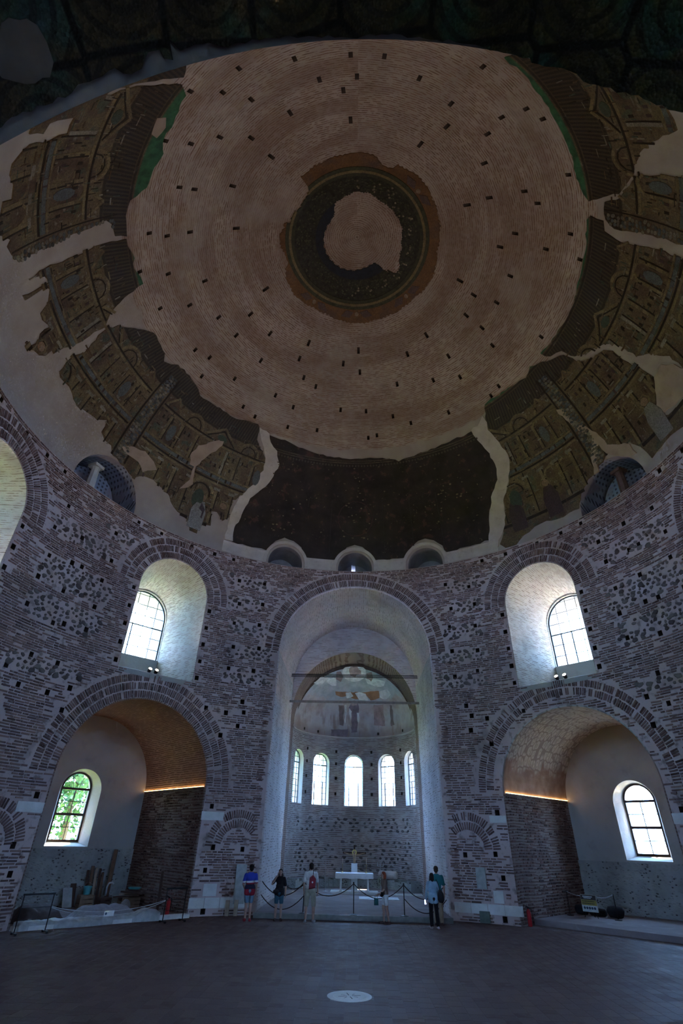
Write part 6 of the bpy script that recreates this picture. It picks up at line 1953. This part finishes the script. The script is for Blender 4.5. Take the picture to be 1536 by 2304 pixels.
# what they carry
o = empty('drawstring_bag', (-1.5, 9.66, 1.16), -.1, 'red drawstring bag on the back of the white tee', 'bag')
b = MB(); b.add([(x, y, z) for y, s in ((-.09, .8), (.0, 1.0), (.05, .9)) for x, z in ((-.12 * s, -.2 * s), (.13 * s, -.16 * s), (.14 * s, .12 * s), (.03 * s, .24 * s), (-.1 * s, .15 * s))],
      [(4, 3, 2, 1, 0), (10, 11, 12, 13, 14)] + [(r * 5 + i, r * 5 + (i + 1) % 5, (r + 1) * 5 + (i + 1) % 5, (r + 1) * 5 + i) for r in (0, 1) for i in range(5)])
b.build('pouch', plain('red_nylon', (.22, .015, .03), .6), o)
MB().tube([(.03, .0, .24), (.03, .01, .35), (.02, .1, .43)], .012, 6).build('strap', DARKC, o)
n = 10; MB().add([(.03 + .03 * math.cos(2 * PI * q / n), -.096, .02 + .03 * math.sin(2 * PI * q / n)) for q in range(n)] + [(.03 + .03 * math.cos(2 * PI * q / n), -.08, .02 + .03 * math.sin(2 * PI * q / n)) for q in range(n)], [tuple(range(n))[::-1]] + [(q, n + q, n + (q + 1) % n, (q + 1) % n) for q in range(n)]).build('badge', WHITES, o)
o = empty('shoulder_bag', (3.1, 9.12, .92), .1, 'black shoulder bag at the side of the pale blue shirt', 'bag')
b = MB(); b.tube([(0, 0, -.2), (.01, 0, -.12), (.0, 0, .05), (-.02, 0, .17)], [.07, .12, .11, .04], 12); b.build('sack', DARKC, o, smooth=True)
MB().tube([(-.02, 0, .16), (-.06, -.01, .32), (-.12, .05, .46)], .012, 6).build('strap', DARKC, o); MB().tube([(.06, -.02, -.1), (.07, -.02, -.32)], .008, 6).build('loose_strap', DARKC, o)
o = empty('belt_bag', (1.06, 9.93, .86), PI / 2, 'black belt bag on the hip of the brown top', 'bag')
b = MB(); b.tube([(-.16, 0, .05), (-.1, 0, .02), (0, 0, 0), (.1, 0, -.03), (.15, 0, -.04)], [.03, .065, .08, .065, .03], 10); b.build('pouch', DARKC, o, smooth=True)
MB().bar((-.15, .0, .06), (-.2, .12, .1), .03, .006).build('belt', DARKC, o)
o = empty('tote_bag', (.86, 10.12, .68), .3, 'small dark green bag held in front of the white shorts', 'bag')
MB().box((0, 0, -.06), (.07, .04, .1)).build('body', plain('dark_green_cloth', (.02, .10, .10), .8), o); MB().tube([(-.05, 0, .03), (-.03, 0, .16), (.03, 0, .16), (.05, 0, .03)], .006, 6).build('handle', DARKC, o)
o = empty('waist_bag', (-2.83, 9.88, .86), 0, 'small black bag at the hip of the black tee', 'bag')
b = MB(); b.tube([(-.11, 0, 0), (-.06, 0, 0), (.06, 0, 0), (.11, 0, 0)], [.03, .06, .06, .03], 10); b.build('pouch', DARKC, o, smooth=True); MB().tube([(.1, .0, .03), (.2, .06, .3), (.22, .16, .52)], .008, 6).build('strap', DARKC, o)
o = empty('phone', (2.57, 9.3, .72), .2, 'small phone with a lit screen in the hand of the pale blue shirt', 'phone')
MB().box((0, 0, 0), (.036, .005, .072)).build('case', IRON, o); MB().box((0, -.006, 0), (.032, .002, .066)).build('screen', glow('phone_screen', (.45, .6, 1.0), 2.0), o)

# pieces of a part sit one level deeper
def deepen(thing, part, subs):
    for o in list(COL.objects):
        if o.parent is None and o.name.split('.')[0] == thing:
            ch = {}
            for c in o.children: ch.setdefault(c.name.split('.')[0], []).append(c)
            if part in ch:
                for s in subs:
                    for c in ch.get(s, []): c.parent = ch[part][0]


for th, pa, su in (('paint_bucket', 'pail', ['handle']), ('fire_extinguisher', 'cylinder', ['valve', 'hose']), ('warning_sign', 'board', ['header', 'yellow_field', 'white_field', 'pictogram', 'lettering', 'small_lettering']),
                   ('drawstring_bag', 'pouch', ['badge', 'strap']), ('shoulder_bag', 'sack', ['strap', 'loose_strap']), ('tote_bag', 'body', ['handle']), ('floodlight', 'housing', ['lens']), ('phone', 'case', ['screen']),
                   ('candlestick', 'stick', ['candle']), ('stanchion', 'post', ['cap']), ('person', 'body', ['eyes', 'mouth']), ('crucifix', 'figure', ['halo']), ('hanging_notice', 'card', ['symbol']), ('floor_medallion', 'disc', ['spoke']), ('information_panel', 'panel', ['rim']), ('meter_box', 'panel', ['rim'])):
    deepen(th, pa, su)
